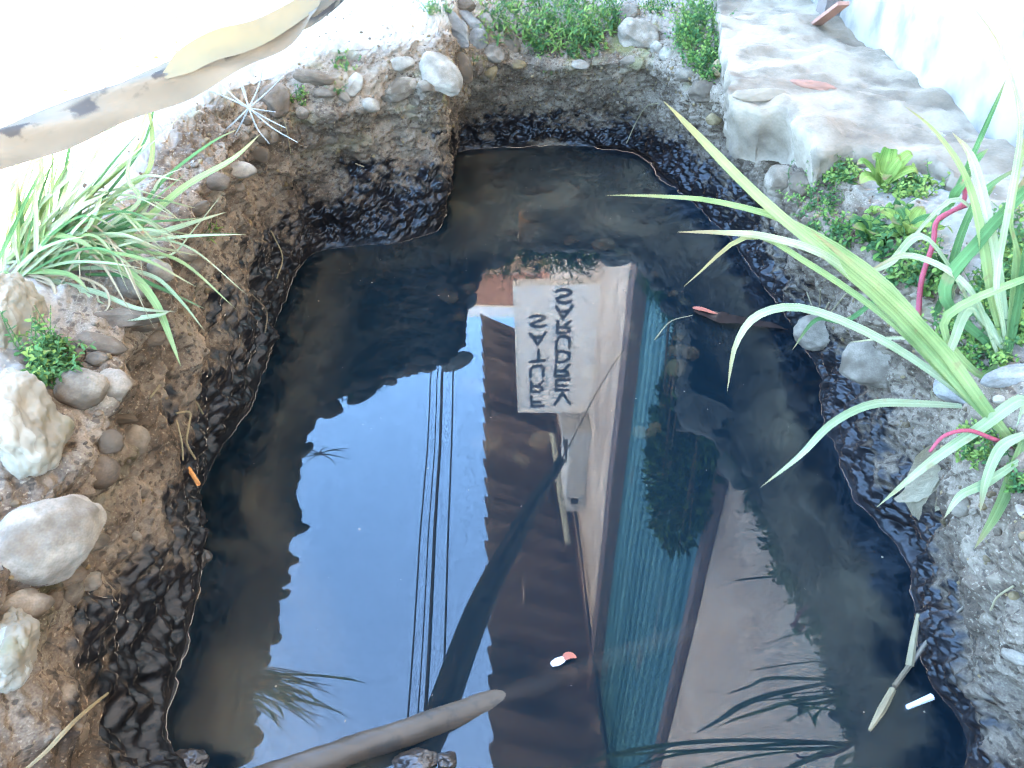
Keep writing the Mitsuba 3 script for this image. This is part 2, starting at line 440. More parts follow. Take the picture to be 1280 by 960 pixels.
FB = grid_faces(NR, NC, wrap=True)[:, ::-1]


def vnormals(v, f):
    n = np.zeros_like(v)
    c = np.cross(v[f[:, 1]] - v[f[:, 0]], v[f[:, 2]] - v[f[:, 0]])
    for k in range(3):
        np.add.at(n, f[:, k], c)
    return n / (np.linalg.norm(n, axis=1, keepdims=True) + 1e-12)


N0 = vnormals(V, FB)
up = N0[(np.abs(par - 3.9) < 0.1)][:, 2].mean()
if up < 0:
    FB, N0 = FB[:, ::-1], -N0
fb = meshkit.fbm
lim = np.clip(1 - (np.abs(par) > 4.6) * 1.0, 0, 1)
bankw = np.clip(par / 0.15, 0.25, 1) * np.interp(par, [-1, 0, 2, 3, 4, 5, 9, 200], [.6, 1, 1, .9, .6, .5, .3, 0])
lump = fb(V * 7, 4, 3) - 0.5
mids = fb(V * 24, 4, 9) - 0.5
fine = fb(V * 75, 3, 5) - 0.5
ridge = 0.5 - np.abs(fb(V * 15 + 5, 4, 21) - 0.5) * 2
oilmask = np.clip((1.0 - par + (fb(V * 11, 4, 31) - 0.5) * 1.5 + (fb(V * 60, 3, 77) - 0.5) * 1.1) / 0.32, 0, 1)
thr = np.tile(oilc, NR)
patch = fb(V * 9 + 3, 4, 41)
oilmask *= np.clip((patch - (0.66 - 0.66 * thr)) / 0.06, 0, 1)
oilmask *= np.clip((par + 0.10 + (fb(V * 14, 3, 15) - .5) * .25) / .05, 0, 1)
oilmask *= (par < 1.9)
disp = lump * 0.10 + mids * 0.048 + fine * 0.020 + (ridge - .3) * 0.026 + oilmask * ((fb(V * [40, 40, 18], 4, 55) - 0.5) * 0.020 + (fb(V * 80, 3, 58) - .5) * .012 + 0.003)
V = V + N0 * (disp * bankw)[:, None]
V[:, 2] += np.where(par > 3, (fb(V * 1.2, 3, 91) - 0.5) * 0.05 * np.clip(par - 3, 0, 1), 0)
UVB = np.column_stack([oilmask, pal + (fb(V * 10, 3, 66) - 0.5) * 0.5 * (pal > 0.02)])
near = (par < 4.9)
fsel = near[FB].all(1)
obj('pit_bank', TM(V, FB[fsel]), 'bank_mat', smooth=True, uv=UVB)
tag('pit_bank', 'brown earth bank of the pit stained black with oil near the water', kind='structure')
obj('ground', TM(V, FB[~fsel]), 'bank_mat', smooth=True, uv=UVB)
tag('ground', 'pale dusty ground round the pit', kind='structure')
VN = vnormals(V, FB)

# pixel -> surface point of the bank (nearest visible vertex)
CAM = np.array([0, 0, H])
rel = V - CAM
dep = rel @ FW
ok = (dep > 0.2) & (par > -0.02) & (par < 9) & ((VN * -rel).sum(1) > 0)
PX = np.column_stack([640 + F * (rel @ RT) / np.where(ok, dep, 1), 480 - F * (rel @ UP) / np.where(ok, dep, 1)])
ids = np.nonzero(ok)[0]
tree = cKDTree(PX[ids])


def hit(px, py):
    """surface point and normal of the bank at a pixel"""
    _, k = tree.query([px, py], 14)
    k = ids[k]
    k = k[np.argmin(dep[k])]
    return V[k].copy(), VN[k].copy()


# ------------------------------------------------------------------ water
ring = W[::6, :2] + 0.06 * (W[::6, :2] - cen[::6]) / wlen[::6, None]
poly = Polygon(ring).buffer(0)
nx, ny = 90, 150
gx, gy = np.meshgrid(np.linspace(ring[:, 0].min(), ring[:, 0].max(), nx), np.linspace(ring[:, 1].min(), ring[:, 1].max(), ny), indexing='xy')
wv = np.column_stack([gx.ravel(), gy.ravel(), 0 * gx.ravel()])
wv[:, 2] = (fb(wv * 3.5, 2, 8) - 0.5) * 0.0004
obj('water', TM(wv, grid_faces(ny, nx)), 'water_mat', smooth=True)
tag('water', 'dark still water in the bottom of the pit', kind='structure')

# ------------------------------------------------------------------ the house above the pit (local frame: x' out of the wall, y' along it)
ROT = math.atan(0.0437)
HM = np.array([[math.cos(ROT), -math.sin(ROT), 0, 1.3037], [math.sin(ROT), math.cos(ROT), 0, 0], [0, 0, 1, 0], [0, 0, 0, 1.0]])


def house(m):
    m = m.copy()
    m.apply_transform(HM)
    return m


hs = thing('house', 'tall house beside the pit with white wall, teal metal panel and brown sheet roof', 'house')
ZT = 8.05


def wall_sheet(y0, y1, z0, z1, x=0.0, t=0.2):
    return house(box(x, x + t, y0, y1, z0, z1))


obj('plaster_wall', wall_sheet(-4.0, 3.02, 0.0, ZT), 'plaster', hs)
obj('white_wall', wall_sheet(5.55, 13.2, 0.0, ZT), 'plaster', hs)
obj('end_wall', house(box(0.2, 3.4, 13.0, 13.2, 0, ZT)), 'plaster', hs)
obj('rear_wall', house(box(0.2, 3.4, -4.0, -3.8, 0, ZT)), 'plaster', hs)
# teal corrugated sheet
yy = np.linspace(3.16, 5.40, 240)
prx = 0.035 + 0.022 * np.sign(np.sin(yy * 2 * np.pi / 0.16)) * np.abs(np.sin(yy * 2 * np.pi / 0.16)) ** 0.4
zz = np.array([1.0, ZT])
tv = np.array([[x, y, z] for z in zz for x, y in zip(prx, yy)])
obj('teal_panel', house(TM(tv, grid_faces(2, len(yy)))), 'teal_metal', hs)
obj('post', wall_sheet(5.40, 5.62, 0.3, ZT - 0.02, -0.10, 0.35), 'post_brown', hs)
obj('post', wall_sheet(3.04, 3.12, 0.3, ZT - 0.02, -0.05, 0.24), 'post_brown', hs)
# corrugated roof, slopes down to the eave
EX, EZ, JZ = -1.335, 7.36, 8.06
ys = np.arange(-4.5, 13.65, 0.036)
xs = np.linspace(EX, 3.6, 6)
wave = 0.105 * np.cos(ys * 2 * np.pi / 0.43)
topv = []
for x in xs:
    z = EZ + (x - EX) * (JZ - EZ) / (0 - EX)
    topv.append(np.column_stack([np.full_like(ys, x) + (0.03 * np.cos(ys * 2 * np.pi / 0.43) if x == EX else 0), ys, z + wave]))
rv = np.vstack(topv)
rf = grid_faces(len(xs), len(ys))
rv2 = rv + [0, 0, 0.03]
n1 = len(rv)
edge = np.arange(len(ys) - 1)
ef = np.concatenate([np.stack([edge, edge + 1, edge + 1 + n1], 1), np.stack([edge, edge + 1 + n1, edge + n1], 1)])
rf_all = np.vstack([rf, rf[:, ::-1] + n1, ef])
obj('plinth', wall_sheet(3.12, 5.40, 0.0, 1.0, -0.02, 0.2), 'plaster', hs)
roof = obj('roof', house(TM(np.vstack([rv, rv2]), rf_all)), 'roof_brown', hs)
for y in np.arange(-3.5, 13.5, 2.4):
    p0, p1 = np.array([EX + 0.12, y, EZ - 0.06]), np.array([0.0, y, JZ - 0.12])
    b = tube([p0, p1], 0.045, 4, smooth=False)
    obj('rafter', house(b), 'post_brown', roof)
obj('fascia', house(box(-0.02, 0.0, 5.62, 13.2, ZT - 0.32, ZT - 0.12)), 'post_brown', hs)
obj('eave_pipe', house(tube([(-.16, 7.75, 7.6), (-.16, 10.2, 7.6)], 0.05, 12, smooth=False)), 'pipe_white', hs)
for i in range(3):
    obj('wall_cable', house(tube([(-0.03 - .02 * i, 3.3, 7.3 - .10 * i), (-0.05 - .03 * i, 5.3, 7.15 - .12 * i), (-0.03, 8.5, 7.3 - .1 * i), (-0.03, 12.5, 7.35)], 0.011, 5)), 'cable_black', hs)
# grey cabinet on the white wall
mb = obj('wall_cabinet', house(box(-0.26, -0.005, 7.35, 8.15, 5.15, 6.5)), 'box_grey', hs)
obj('cabinet_hood', house(box(-0.36, -0.005, 7.25, 8.25, 5.00, 5.10)), 'box_grey', mb)
obj('vent', house(box(-0.27, -0.262, 7.5, 8.0, 5.3, 5.75)), 'dark_inside', mb)
obj('slot', house(box(-0.2, -0.1, 7.342, 7.348, 6.25, 6.35)), 'dark_inside', mb)

# sign projecting from the wall
sg = thing('shop_sign', 'white projecting sign with stacked dark lettering FRUTAS VERDURAS', 'sign')
SX0, SX1, SY, SZ0, SZ1 = 0.06, 1.0, 7.5, 3.08, 4.86

def SM(m):
    m = m.copy()
    m.apply_transform(trimesh.transformations.rotation_matrix(math.radians(2.2), (0, 1, 0), (0.95, SY, 3.9)))
    return m

obj('board', SM(box(SX0, SX1, SY, SY + 0.13, SZ0, SZ1)), 'sheet_white', sg)
obj('frame', SM(cat([box(SX0 - .02, SX0, SY - .01, SY + .14, SZ0 - .02, SZ1 + .02), box(SX1, SX1 + .02, SY - .01, SY + .14, SZ0 - .02, SZ1 + .02),
                  box(SX0, SX1, SY - .01, SY + .14, SZ1, SZ1 + .02), box(SX0, SX1, SY - .01, SY + .14, SZ0 - .02, SZ0)])), 'sheet_white', sg)
STROKES = {
    'F': [[(.1, 0), (.12, 1), (.85, .97)], [(.12, .55), (.65, .57)]],
    'R': [[(.12, 0), (.1, 1), (.6, 1), (.82, .85), (.78, .62), (.5, .5), (.14, .5)], [(.5, .5), (.9, 0)]],
    'U': [[(.1, 1), (.1, .35), (.25, .05), (.6, 0), (.85, .2), (.88, 1)]],
    'T': [[(.03, 1), (.95, .98)], [(.5, 1), (.52, 0)]],
    'A': [[(.05, 0), (.48, 1), (.95, 0)], [(.22, .36), (.78, .36)]],
    'S': [[(.88, .88), (.6, 1), (.25, .95), (.12, .75), (.3, .56), (.7, .46), (.9, .25), (.7, .03), (.35, 0), (.08, .15)]],
    'V': [[(.05, 1), (.5, 0), (.95, 1)]],
    'E': [[(.85, 1), (.12, 1), (.12, 0), (.88, .02)], [(.12, .52), (.7, .53)]],
    'D': [[(.12, 0), (.12, 1), (.55, .97), (.88, .7), (.88, .3), (.55, .02), (.12, 0)]],
}


def letter(ch, x, z, w, h, y, r=0.025):
    ms = []
    for st in STROKES[ch]:
        pts = [(x + (a - .5) * w + rng.normal(0, .004), z + (b - .5) * h + rng.normal(0, .004)) for a, b in st]
        g = LineString(pts).buffer(r)
        m = trimesh.creation.extrude_polygon(g, 0.003, engine='earcut')
        v = np.asarray(m.vertices)
        ms.append(TM(np.column_stack([v[:, 0], y - v[:, 2], v[:, 1]]), np.asarray(m.faces)[:, ::-1]))
        y -= 0.0031
    return cat(ms)


for word, xc, z0, z1 in (('FRUTAS', 0.30, 4.70, 3.52), ('VERDURAS', 0.60, 4.66, 3.20)):
    for i, ch in enumerate(word):
        z = z0 + (z1 - z0) * i / (len(word) - 1)
        obj('letter', SM(letter(ch, xc, z, 0.20, 0.165, SY - 0.012, 0.017)), 'paint_dark', sg)

# neighbouring house far behind, its canopy and edge
nh = thing('neighbour_house', 'neighbouring house behind with pinkish corrugated canopy and white edge', 'house')
obj('wall', box(-6.5, 1.2, 16.42, 16.7, 0.2, 8.1), 'plaster', nh)
xsn = np.linspace(-6.8, 1.5, 320)
wv2 = 0.05 * np.cos(xsn * 2 * np.pi / 0.5)
nv = np.vstack([np.column_stack([xsn, np.full_like(xsn, y), z + wv2]) for y, z in ((14.4, 7.70), (16.4, 7.95))])
obj('canopy', TM(nv, grid_faces(2, len(xsn))), 'roof_pink', nh)
obj('fascia', box(-6.8, 1.5, 14.30, 14.37, 7.60, 7.85), 'white_clean', nh)

# overhead cables
for i, (x, z, r) in enumerate(((-1.13, 6.7, 0.012), (-1.02, 6.7, 0.009), (-0.94, 6.72, 0.024), (-0.76, 6.75, 0.014))):
    pts = [(x + 0.36, -8, z + 0.25), (x + 0.2, -3, z + .05), (x, 4.5, z), (x - 0.23, 10.1, z + .05), (x - .8, 24, z + .6)]
    tag(obj('overhead_cable', tube(pts, r, 6, 60), 'cable_black'),
        ['thin black cable, leftmost of the four mirrored against the sky', 'hair-thin cable just right of the leftmost one in the sky reflection',
         'thickest dark cable mirrored in the sky reflection', 'black cable nearest the brown roof in the sky reflection'][i], 'cable', 'overhead cables')

# ------------------------------------------------------------------ concrete slab in front of the house
slab_px = [(908, 70), (913, 115), (950, 131), (985, 141), (1004, 160), (1032, 180), (1075, 178), (1120, 184), (1165, 198), (1215, 235), (1290, 300)]
zs = 0.462 * H
front = smoothline(np.array([P(x, y, zs)[:2] for x, y in slab_px]), 120)
front += (fb(np.column_stack([front * 16, 0 * front[:, 0]]), 4, 4) - 0.5)[:, None] * 0.06
back = np.array([[1.32, 1.0], [1.22, 3.3], [1.05, 4.6], [1.0, 4.6], [0.84, 3.55]])
pol = Polygon(np.vstack([front, back])).buffer(0)
rim = np.array([pol.exterior.interpolate(d).coords[0] for d in np.arange(0, pol.length, 0.014)])
if Polygon(rim).exterior.is_ccw is False:
    rim = rim[::-1]
gx_, gy_ = np.meshgrid(np.arange(.4, 1.5, .022), np.arange(.8, 4.7, .022))
inn = np.column_stack([gx_.ravel(), gy_.ravel()]) + rng.uniform(-.006, .006, (gx_.size, 2))
inn = inn[shapely.contains_xy(pol.buffer(-0.012), inn[:, 0], inn[:, 1])]
pts2 = np.vstack([rim, inn])
tri = Delaunay(pts2).simplices
mc = pts2[tri].mean(1)
tri = tri[shapely.contains_xy(pol, mc[:, 0], mc[:, 1])]
e1_, e2_ = pts2[tri[:, 1]] - pts2[tri[:, 0]], pts2[tri[:, 2]] - pts2[tri[:, 0]]
flip_ = e1_[:, 0] * e2_[:, 1] - e1_[:, 1] * e2_[:, 0] < 0
tri[flip_] = tri[flip_][:, ::-1]
nr_ = len(rim)
top = np.column_stack([pts2, np.full(len(pts2), zs)])
top[:, 2] += 0.035 * np.clip(top[:, 1] - 2.2, 0, 2) + (fb(top * 5, 3, 12) - 0.5) * 0.06 + (fb(top * 20, 4, 19) - 0.5) * 0.035
ctr = np.array(pol.centroid.coords[0])
outw = rim - np.roll(rim, 1, 0)
outw = np.column_stack([outw[:, 1], -outw[:, 0]]); outw /= np.linalg.norm(outw, axis=1, keepdims=True) + 1e-9
sk, skf = [], []
prev = np.arange(nr_)
vv = [top]
cnt = len(top)
for lv_ in range(1, 9):
    q = top[:nr_].copy()
    q[:, 2] -= 0.02 * lv_
    r_ = (fb(q * 14, 4, 33) - 0.5) * 0.03 + (fb(q * [40, 40, 60], 4, 34) - .5) * .035 + 0.006 - 0.004 * lv_
    q[:, :2] += outw * r_[:, None]
    vv.append(q)
    cur = np.arange(cnt, cnt + nr_); cnt += nr_
    skf.append(np.stack([prev, cur, np.roll(cur, -1)], 1)); skf.append(np.stack([prev, np.roll(cur, -1), np.roll(prev, -1)], 1))
    prev = cur
tag(obj('concrete_slab', TM(np.vstack(vv), np.vstack([tri] + skf)), 'concrete_two', smooth=40), 'broken whitish concrete slab in front of the house at the right rim of the pit', 'slab')

# ------------------------------------------------------------------ stones
ICO = {k: trimesh.creation.icosphere(subdivisions=k) for k in (2, 3, 4, 5)}


def stone_mesh(c, a, b, d, rot, seed, rough=0.12, sub=4, angular=0.5, nrm=None):
    """an uneven stone: half sizes a (along), b (across), d (deep) in metres"""
    m = ICO[sub]
    v = np.asarray(m.vertices).copy()
    r = np.random.default_rng(seed)
    for _ in range(int(5 + 7 * angular)):                     # planed faces
        n = r.normal(size=3); n /= np.linalg.norm(n)
        lim = r.uniform(0.70, 0.95)
        over = np.clip(v @ n - lim, 0, None)
        v -= over[:, None] * n * (0.55 + 0.45 * angular)
    o = r.uniform(0, 50, 3)
    nn = v / np.linalg.norm(v, axis=1, keepdims=True)
    v = v + nn * ((fb(nn * 1.7 + o, 3, seed) - 0.5) * rough * 3.0 + (fb(nn * 7 + o, 3, seed + 1) - 0.5) * rough * 0.45)[:, None]
    v *= [a, b, d]
    ca, sa = math.cos(math.radians(rot)), math.sin(math.radians(rot))
    ax = RT * ca - UP * sa
    ay = RT * sa + UP * ca
    az = -FW
    if nrm is not None:
        az = 0.5 * az + 0.5 * nrm
        az /= np.linalg.norm(az)
        ax = ax - az * (ax @ az); ax /= np.linalg.norm(ax)
        ay = np.cross(az, ax)
    return TM(c + v[:, :1] * ax + v[:, 1:2] * ay + v[:, 2:] * az, m.faces)


def stone(px, py, a, b, rot, mat, label, deep=0.75, rough=0.12, angular=0.5, out=0.14, name='stone', category='stone', group=None):
    p, n = hit(px, py)
    d = (p - CAM) @ FW
    k = d / F
    a, b = a * k * 1.12, b * k * 1.12
    t = min(a, b) * deep
    c = p + n * t * out
    sub = 4 if a > 0.04 else 3
    m = stone_mesh(c, a, b, max(t, 0.35 * a), rot, int(px * 7 + py * 13), rough, sub, angular, n)
    tag(obj(name, m, mat, smooth=40 if angular > 0.6 else True), label, category, group)
    return c


G, PA, BR, BL, OC = 'stone_grey', 'stone_pale', 'stone_brown', 'stone_blue', 'stone_ochre'
STONES = [
    # left bank
    (57, 672, 64, 46, -18, PA, 'largest rounded pale boulder low on the left bank', .8, .10, .4),
    (127, 679, 15, 9, -12, G, 'small tan stone touching the right side of the largest rounded boulder', ),
    (57, 724, 20, 9, -20, G, 'flat stone wedged under the largest rounded boulder', ),
    (88, 717, 18, 11, -15, BR, 'brown stone below the right end of the largest rounded boulder', ),
    (93, 742, 11, 19, 10, G, 'upright oblong grey stone beside the triangular pale one', ),
    (116, 729, 13, 10, -10, PA, 'triangular pale stone below the largest rounded boulder', .7, .12, .8),
    (27, 756, 36, 20, -10, G, 'flat grey slab stone at the left edge under the largest boulder', .6, .08, .9),
    (72, 749, 10, 17, 20, BR, 'narrow brown stone between the flat slab stone and the upright oblong stone', ),
    (173, 673, 7, 5, 30, PA, 'tiny white pebble right of the largest rounded boulder', ),
    (30, 645, 8, 11, 0, PA, 'small pale stone on top of the left end of the largest boulder', ),
    (108, 487, 31, 24, -12, G, 'smooth rounded grey stone left of a cracked pale one', .8, .06, .2),
    (144, 478, 20, 22, -38, G, 'wedge shaped pale grey stone leaning on a smooth rounded one', .7, .10, .9),
    (171, 551, 17, 18, 10, G, 'squarish grey stone above the mossy reddish one', .8, .10, .7),
    (139, 552, 15, 14, 0, BR, 'dull brown stone left of the squarish grey stone', ),
    (127, 587, 22, 20, 10, BR, 'mossy reddish stone above the largest rounded boulder', .7, .08, .3),
    (154, 397, 46, 12, -6, BR, 'long flat stone beneath the left grass clump', .8, .08, .7),
    (131, 429, 29, 12, 8, BR, 'slab like brown stone below the long flat stone', .7, .08, .9),
    (125, 446, 12, 9, 5, G, 'small rounded grey stone under the slab like brown stone', ),
    (100, 441, 8, 11, 0, G, 'small grey stone beside the lowest left weed', ),
    (195, 426, 13, 10, -10, BR, 'round brown stone below the tip of the long flat stone', .9, .06, .2),
    (176, 412, 21, 6, -8, BR, 'thin dark stone just under the tip of the long flat stone', ),
    (154, 520, 20, 6, 6, BR, 'thin layered brown stone below the wedge shaped stone', ),
    (168, 355, 22, 17, 25, G, 'grey stone half hidden by the left grass clump', .8, .1, .6),
    (203, 340, 15, 12, 30, PA, 'bright stone between the blades of the left grass clump', .8, .1, .8),
    (232, 320, 13, 9, -15, G, 'upper of two small stones right of the left grass clump', ),
    (246, 331, 11, 9, -30, G, 'lower of two small stones right of the left grass clump', ),
    (302, 213, 18, 10, -14, PA, 'smooth oval pinkish stone below the dry star shaped grass', .8, .05, .1),
    (327, 192, 14, 9, 30, BR, 'brown stone above the smooth oval pinkish one', ),
    (327, 174, 9, 8, 0, G, 'small round stone under the dry star shaped grass', ),
    (341, 175, 8, 8, 0, G, 'small grey stone right under the dry star shaped grass', ),
    (345, 125, 18, 22, 20, BR, 'brown angular stone behind the dry star shaped grass', .7, .1, .8),
    (270, 228, 16, 10, 0, BR, 'dark brown stone left of the smooth oval pinkish one', ),
    (300, 234, 7, 6, 0, G, 'pebble below the smooth oval pinkish stone', ),
    (395, 99, 24, 9, -3, BR, 'flat brown stone under the white topped rock mass', .7, .1, .7),
    (403, 116, 14, 6, 5, BR, 'thin stone under the flat brown one at the top left of the pit', ),
    (380, 142, 9, 7, 0, G, 'small grey stone on the soil left of the row of pale stones', ),
    (310, 152, 9, 6, 10, BR, 'dark stone left of the dry star shaped grass', ),
    (250, 262, 16, 8, -20, BR, 'dark stone tucked under the blades of the left grass clump', ),
    # block at the far left corner
    (549, 96, 29, 20, 42, PA, 'largest white flat stone on the far left corner of the pit', .5, .07, .6),
    (500, 81, 14, 9, -8, PA, 'pale almond shaped stone left of the largest white flat stone', ),
    (445, 108, 9, 16, 28, PA, 'upright white stone at the left end of the stone row', ),
    (432, 124, 9, 6, 15, G, 'small grey stone under the upright white stone', ),
    (465, 127, 12, 8, 10, PA, 'small pale triangular stone lowest in the stone row', .7, .1, .8),
    (500, 112, 22, 12, -28, G, 'curved grey stone left of the largest white flat stone', ),
    (533, 113, 9, 7, 20, G, 'small grey stone under the left end of the largest white flat stone', ),
    (579, 82, 12, 18, -28, BR, 'dull reddish oval stone right of the largest white flat stone', ),
    (597, 50, 14, 14, 0, BL, 'bluish angular stone lowest in the heap of blue grey stones', .8, .1, .7),
    (588, 24, 22, 10, 28, BL, 'long pale bluish stone lying on top of the blue grey heap', .7, .08, .6),
    (568, 35, 26, 16, 42, BL, 'large bluish slab stone in the heap behind the far left corner', .6, .1, .9),
    (609, 27, 13, 11, 30, G, 'grey stone right of the blue grey heap', ),
    (578, 7, 14, 9, 0, BR, 'dark stone behind the blue grey heap', ),
    (620, 70, 12, 9, 30, G, 'small buff stone below the blue grey heap', ),
    (614, 90, 8, 10, 0, OC, 'ochre stone low on the back wall near its left corner', ),
    (641, 55, 9, 12, -15, BR, 'mossy oblong stone left of the back weeds', ),
    (649, 82, 9, 5, 0, OC, 'small orange stone on the back wall', ),
    (673, 44, 13, 7, 0, G, 'pale stone among the back weeds', ),
    # back wall
    (727, 81, 12, 7, 4, PA, 'pale tan stone set in the upper edge of the back wall', ),
    (800, 44, 25, 21, 10, PA, 'big yellowish stone at the right end of the back wall', .8, .12, .9),
    (787, 14, 13, 13, 0, PA, 'pale stone behind the big yellowish stone', ),
    (820, 59, 8, 8, 0, PA, 'small tan stone right under the big yellowish stone', ),
    (832, 66, 8, 9, 20, PA, 'small white stone on the back wall next to the hanging weeds', ),
    (785, 75, 11, 5, -12, PA, 'flat white stone below the big yellowish stone', ),
    (856, 90, 12, 11, 0, G, 'grey stone under the hanging weeds at the back right', ),
    (880, 116, 17, 13, 10, BR, 'mossy stone at the foot of the hanging weeds', ),
    (893, 148, 10, 8, 0, OC, 'yellowish stone on the far right wall', ),
    (915, 150, 7, 6, 0, PA, 'small pale stone right of the yellowish one on the far right wall', ),
    (901, 84, 11, 13, 0, OC, 'ochre rock under the corner of the concrete slab', ),
    (958, 137, 9, 15, -10, G, 'grey stone under the concrete slab left of the ferny weed', ),
    # right bank
    (976, 185, 22, 17, -20, G, 'upper of two stacked rounded stones on the right rim', .8, .08, .5),
    (974, 226, 18, 20, 10, G, 'lower of two stacked rounded stones on the right rim', .8, .09, .6),
    (998, 232, 13, 18, 0, BR, 'brown stone right of the two stacked rounded stones', ),
    (1034, 203, 14, 11, -25, PA, 'pale stone below the edge of the concrete slab', ),
    (1025, 415, 30, 22, 15, G, 'big grey stone on the right rim beside the water', .7, .1, .5),
    (1092, 452, 44, 30, 20, G, 'broad flat grey rock under the long right grass blades', .5, .08, .5),
    (1200, 487, 30, 20, 30, BL, 'bluish buried rock beside the base of the right grass clump', .5, .08, .5),
    (1262, 466, 34, 12, -6, BL, 'bluish grey rock at the right edge above the white pebble', .6, .08, .5),
    (1246, 498, 7, 5, 10, PA, 'tiny white pebble beside the base of the right grass clump', ),
    (1199, 634, 11, 12, 0, G, 'dull stone on the lower right bank', ),
    (1277, 635, 6, 10, 0, PA, 'pale pebble at the right edge of the lower right bank', ),
    (1267, 825, 17, 8, 15, PA, 'light grey oblong stone on the lower right bank', ),
    (1262, 742, 6, 5, 0, OC, 'orange pebble on the lower right bank', ),
    (1045, 330, 14, 9, 20, G, 'grey stone among the ground plants on the right bank', ),
    (1010, 300, 12, 12, 0, G, 'weathered stone on the right rim below the stacked stones', ),
]
for st in STONES:
    st = list(st) + [.75, .12, .5][len(st) - 7:]
    stone(*st)
# big rough rocks at the left edge
for px, py, a, b, rot, mat, lab in ((36, 530, 46, 66, -12, 'conglomerate', 'sunlit rough white rock at the left edge above the largest boulder'),
                                    (2, 405, 34, 66, 8, 'conglomerate', 'rough pale rock at the left edge under the left grass clump'),
                                    (0, 812, 32, 50, 0, 'conglomerate', 'rough white rock at the lower left edge')):
    p, n = hit(px, py)
    k = (p - CAM) @ FW / F
    m = stone_mesh(p + n * 0.01, a * k, b * k, 0.075, rot, int(px + py), 0.17, 5, 1.0, n)
    v = np.asarray(m.vertices)
    v = v + vnormals(v, np.asarray(m.faces)) * ((fb(v * 38, 4, 3) - 0.5) * 0.017)[:, None]
    tag(obj('rough_rock', TM(v, m.faces), mat, smooth=True), lab, 'rock')

# wet stones poking out of the water in the near corner
for px, py, a, b, rot, lab in ((520, 950, 34, 16, -8, 'black wet stone beside the pipe at the bottom edge'), (560, 945, 14, 9, 10, 'small black wet stone right of the one beside the pipe'),
                               (235, 950, 26, 18, 0, 'oil black stone in the lower left water corner'), (250, 700, 13, 16, 20, 'oily stone at the left waterline')):
    c = P(px, py, 0.0)
    k = (c - CAM) @ FW / F
    tag(obj('stone', stone_mesh(c - [0, 0, 0.006], a * k, b * k, 0.03, rot, px, 0.2, 4, 0.6), 'stone_wet', smooth=True), lab, 'stone')

ms = []
for i in range(46):
    u_ = rng.random()
    q = np.array([rng.uniform(-.25, .62), rng.uniform(1.55, 3.3), 0])
    kk = np.argmin(((V[:NC * 44, :2] - q[:2]) ** 2).sum(1))
    r_ = min(rng.uniform(.02, .05), max(.006, -V[kk, 2] - .012))
    if V[kk, 2] > -.03:
        continue
    ms.append(stone_mesh(V[kk] + [0, 0, r_ * .25], r_, r_ * rng.uniform(.6, .9), r_ * .6, rng.uniform(0, 180), 900 + i, .15, 3, .6, np.array([0, 0, 1.0])))
tag(obj('submerged_rubble', cat(ms), 'stone_ochre', smooth=True), 'drowned stones dimly seen through the dark water at the far end of the pit', 'rubble', kind='stuff')

# grit and pebbles on the banks
cand = ids[(par[ids] > 1.1) & (par[ids] < 5.5) & (oilmask[ids] < 0.3)]
cand = cand[~shapely.contains_xy(pol.buffer(.03), V[cand, 0], V[cand, 1])]
wgt = np.where(par[cand] > 4, 0.4, 1.0) * (dep[cand] ** 2)
sel = rng.choice(cand, 3600, p=wgt / wgt.sum())
base = ICO[2] if False else trimesh.creation.icosphere(subdivisions=1)
bv, bf_ = np.asarray(base.vertices), np.asarray(base.faces)
for gi, mat in enumerate((G, OC, BR)):
    ms = []
    for q in sel[gi::3]:
        s = 0.0022 + 0.0055 * rng.random() ** 3
        sc = rng.uniform(0.6, 1.3, 3)
        r = trimesh.transformations.random_rotation_matrix(rng.random(3))[:3, :3]
        ms.append(TM((bv * (1 + rng.normal(0, .08, (len(bv), 1))) * sc * s) @ r.T + V[q] + VN[q] * s * 0.2, bf_))
    tag(obj('grit', cat(ms), mat), ['grey', 'ochre', 'brown'][gi] + ' grit and tiny pebbles strewn over the earth bank', 'grit', kind='stuff')


# ------------------------------------------------------------------ small plants
def leaflet(L, Wd, fold=0.2, bend=0.25, n=5):
    s = np.linspace(0, 1, n)
    w = Wd * 0.5 * np.sin(np.pi * np.clip(s * 0.93 + 0.05, 0, 1)) ** 0.8
    z = -bend * L * s**2
    v = np.stack([np.column_stack([s * L, -w, z + fold * w]), np.column_stack([s * L, 0 * s, z]), np.column_stack([s * L, w, z + fold * w])], 1).reshape(-1, 3)
    return v, grid_faces(n, 3)


def frames(d, n):
    """rotation with x along d, z near n"""
    x = d / (np.linalg.norm(d) + 1e-9)
    y = np.cross(n, x); y /= np.linalg.norm(y) + 1e-9
    return np.column_stack([x, y, np.cross(x, y)])


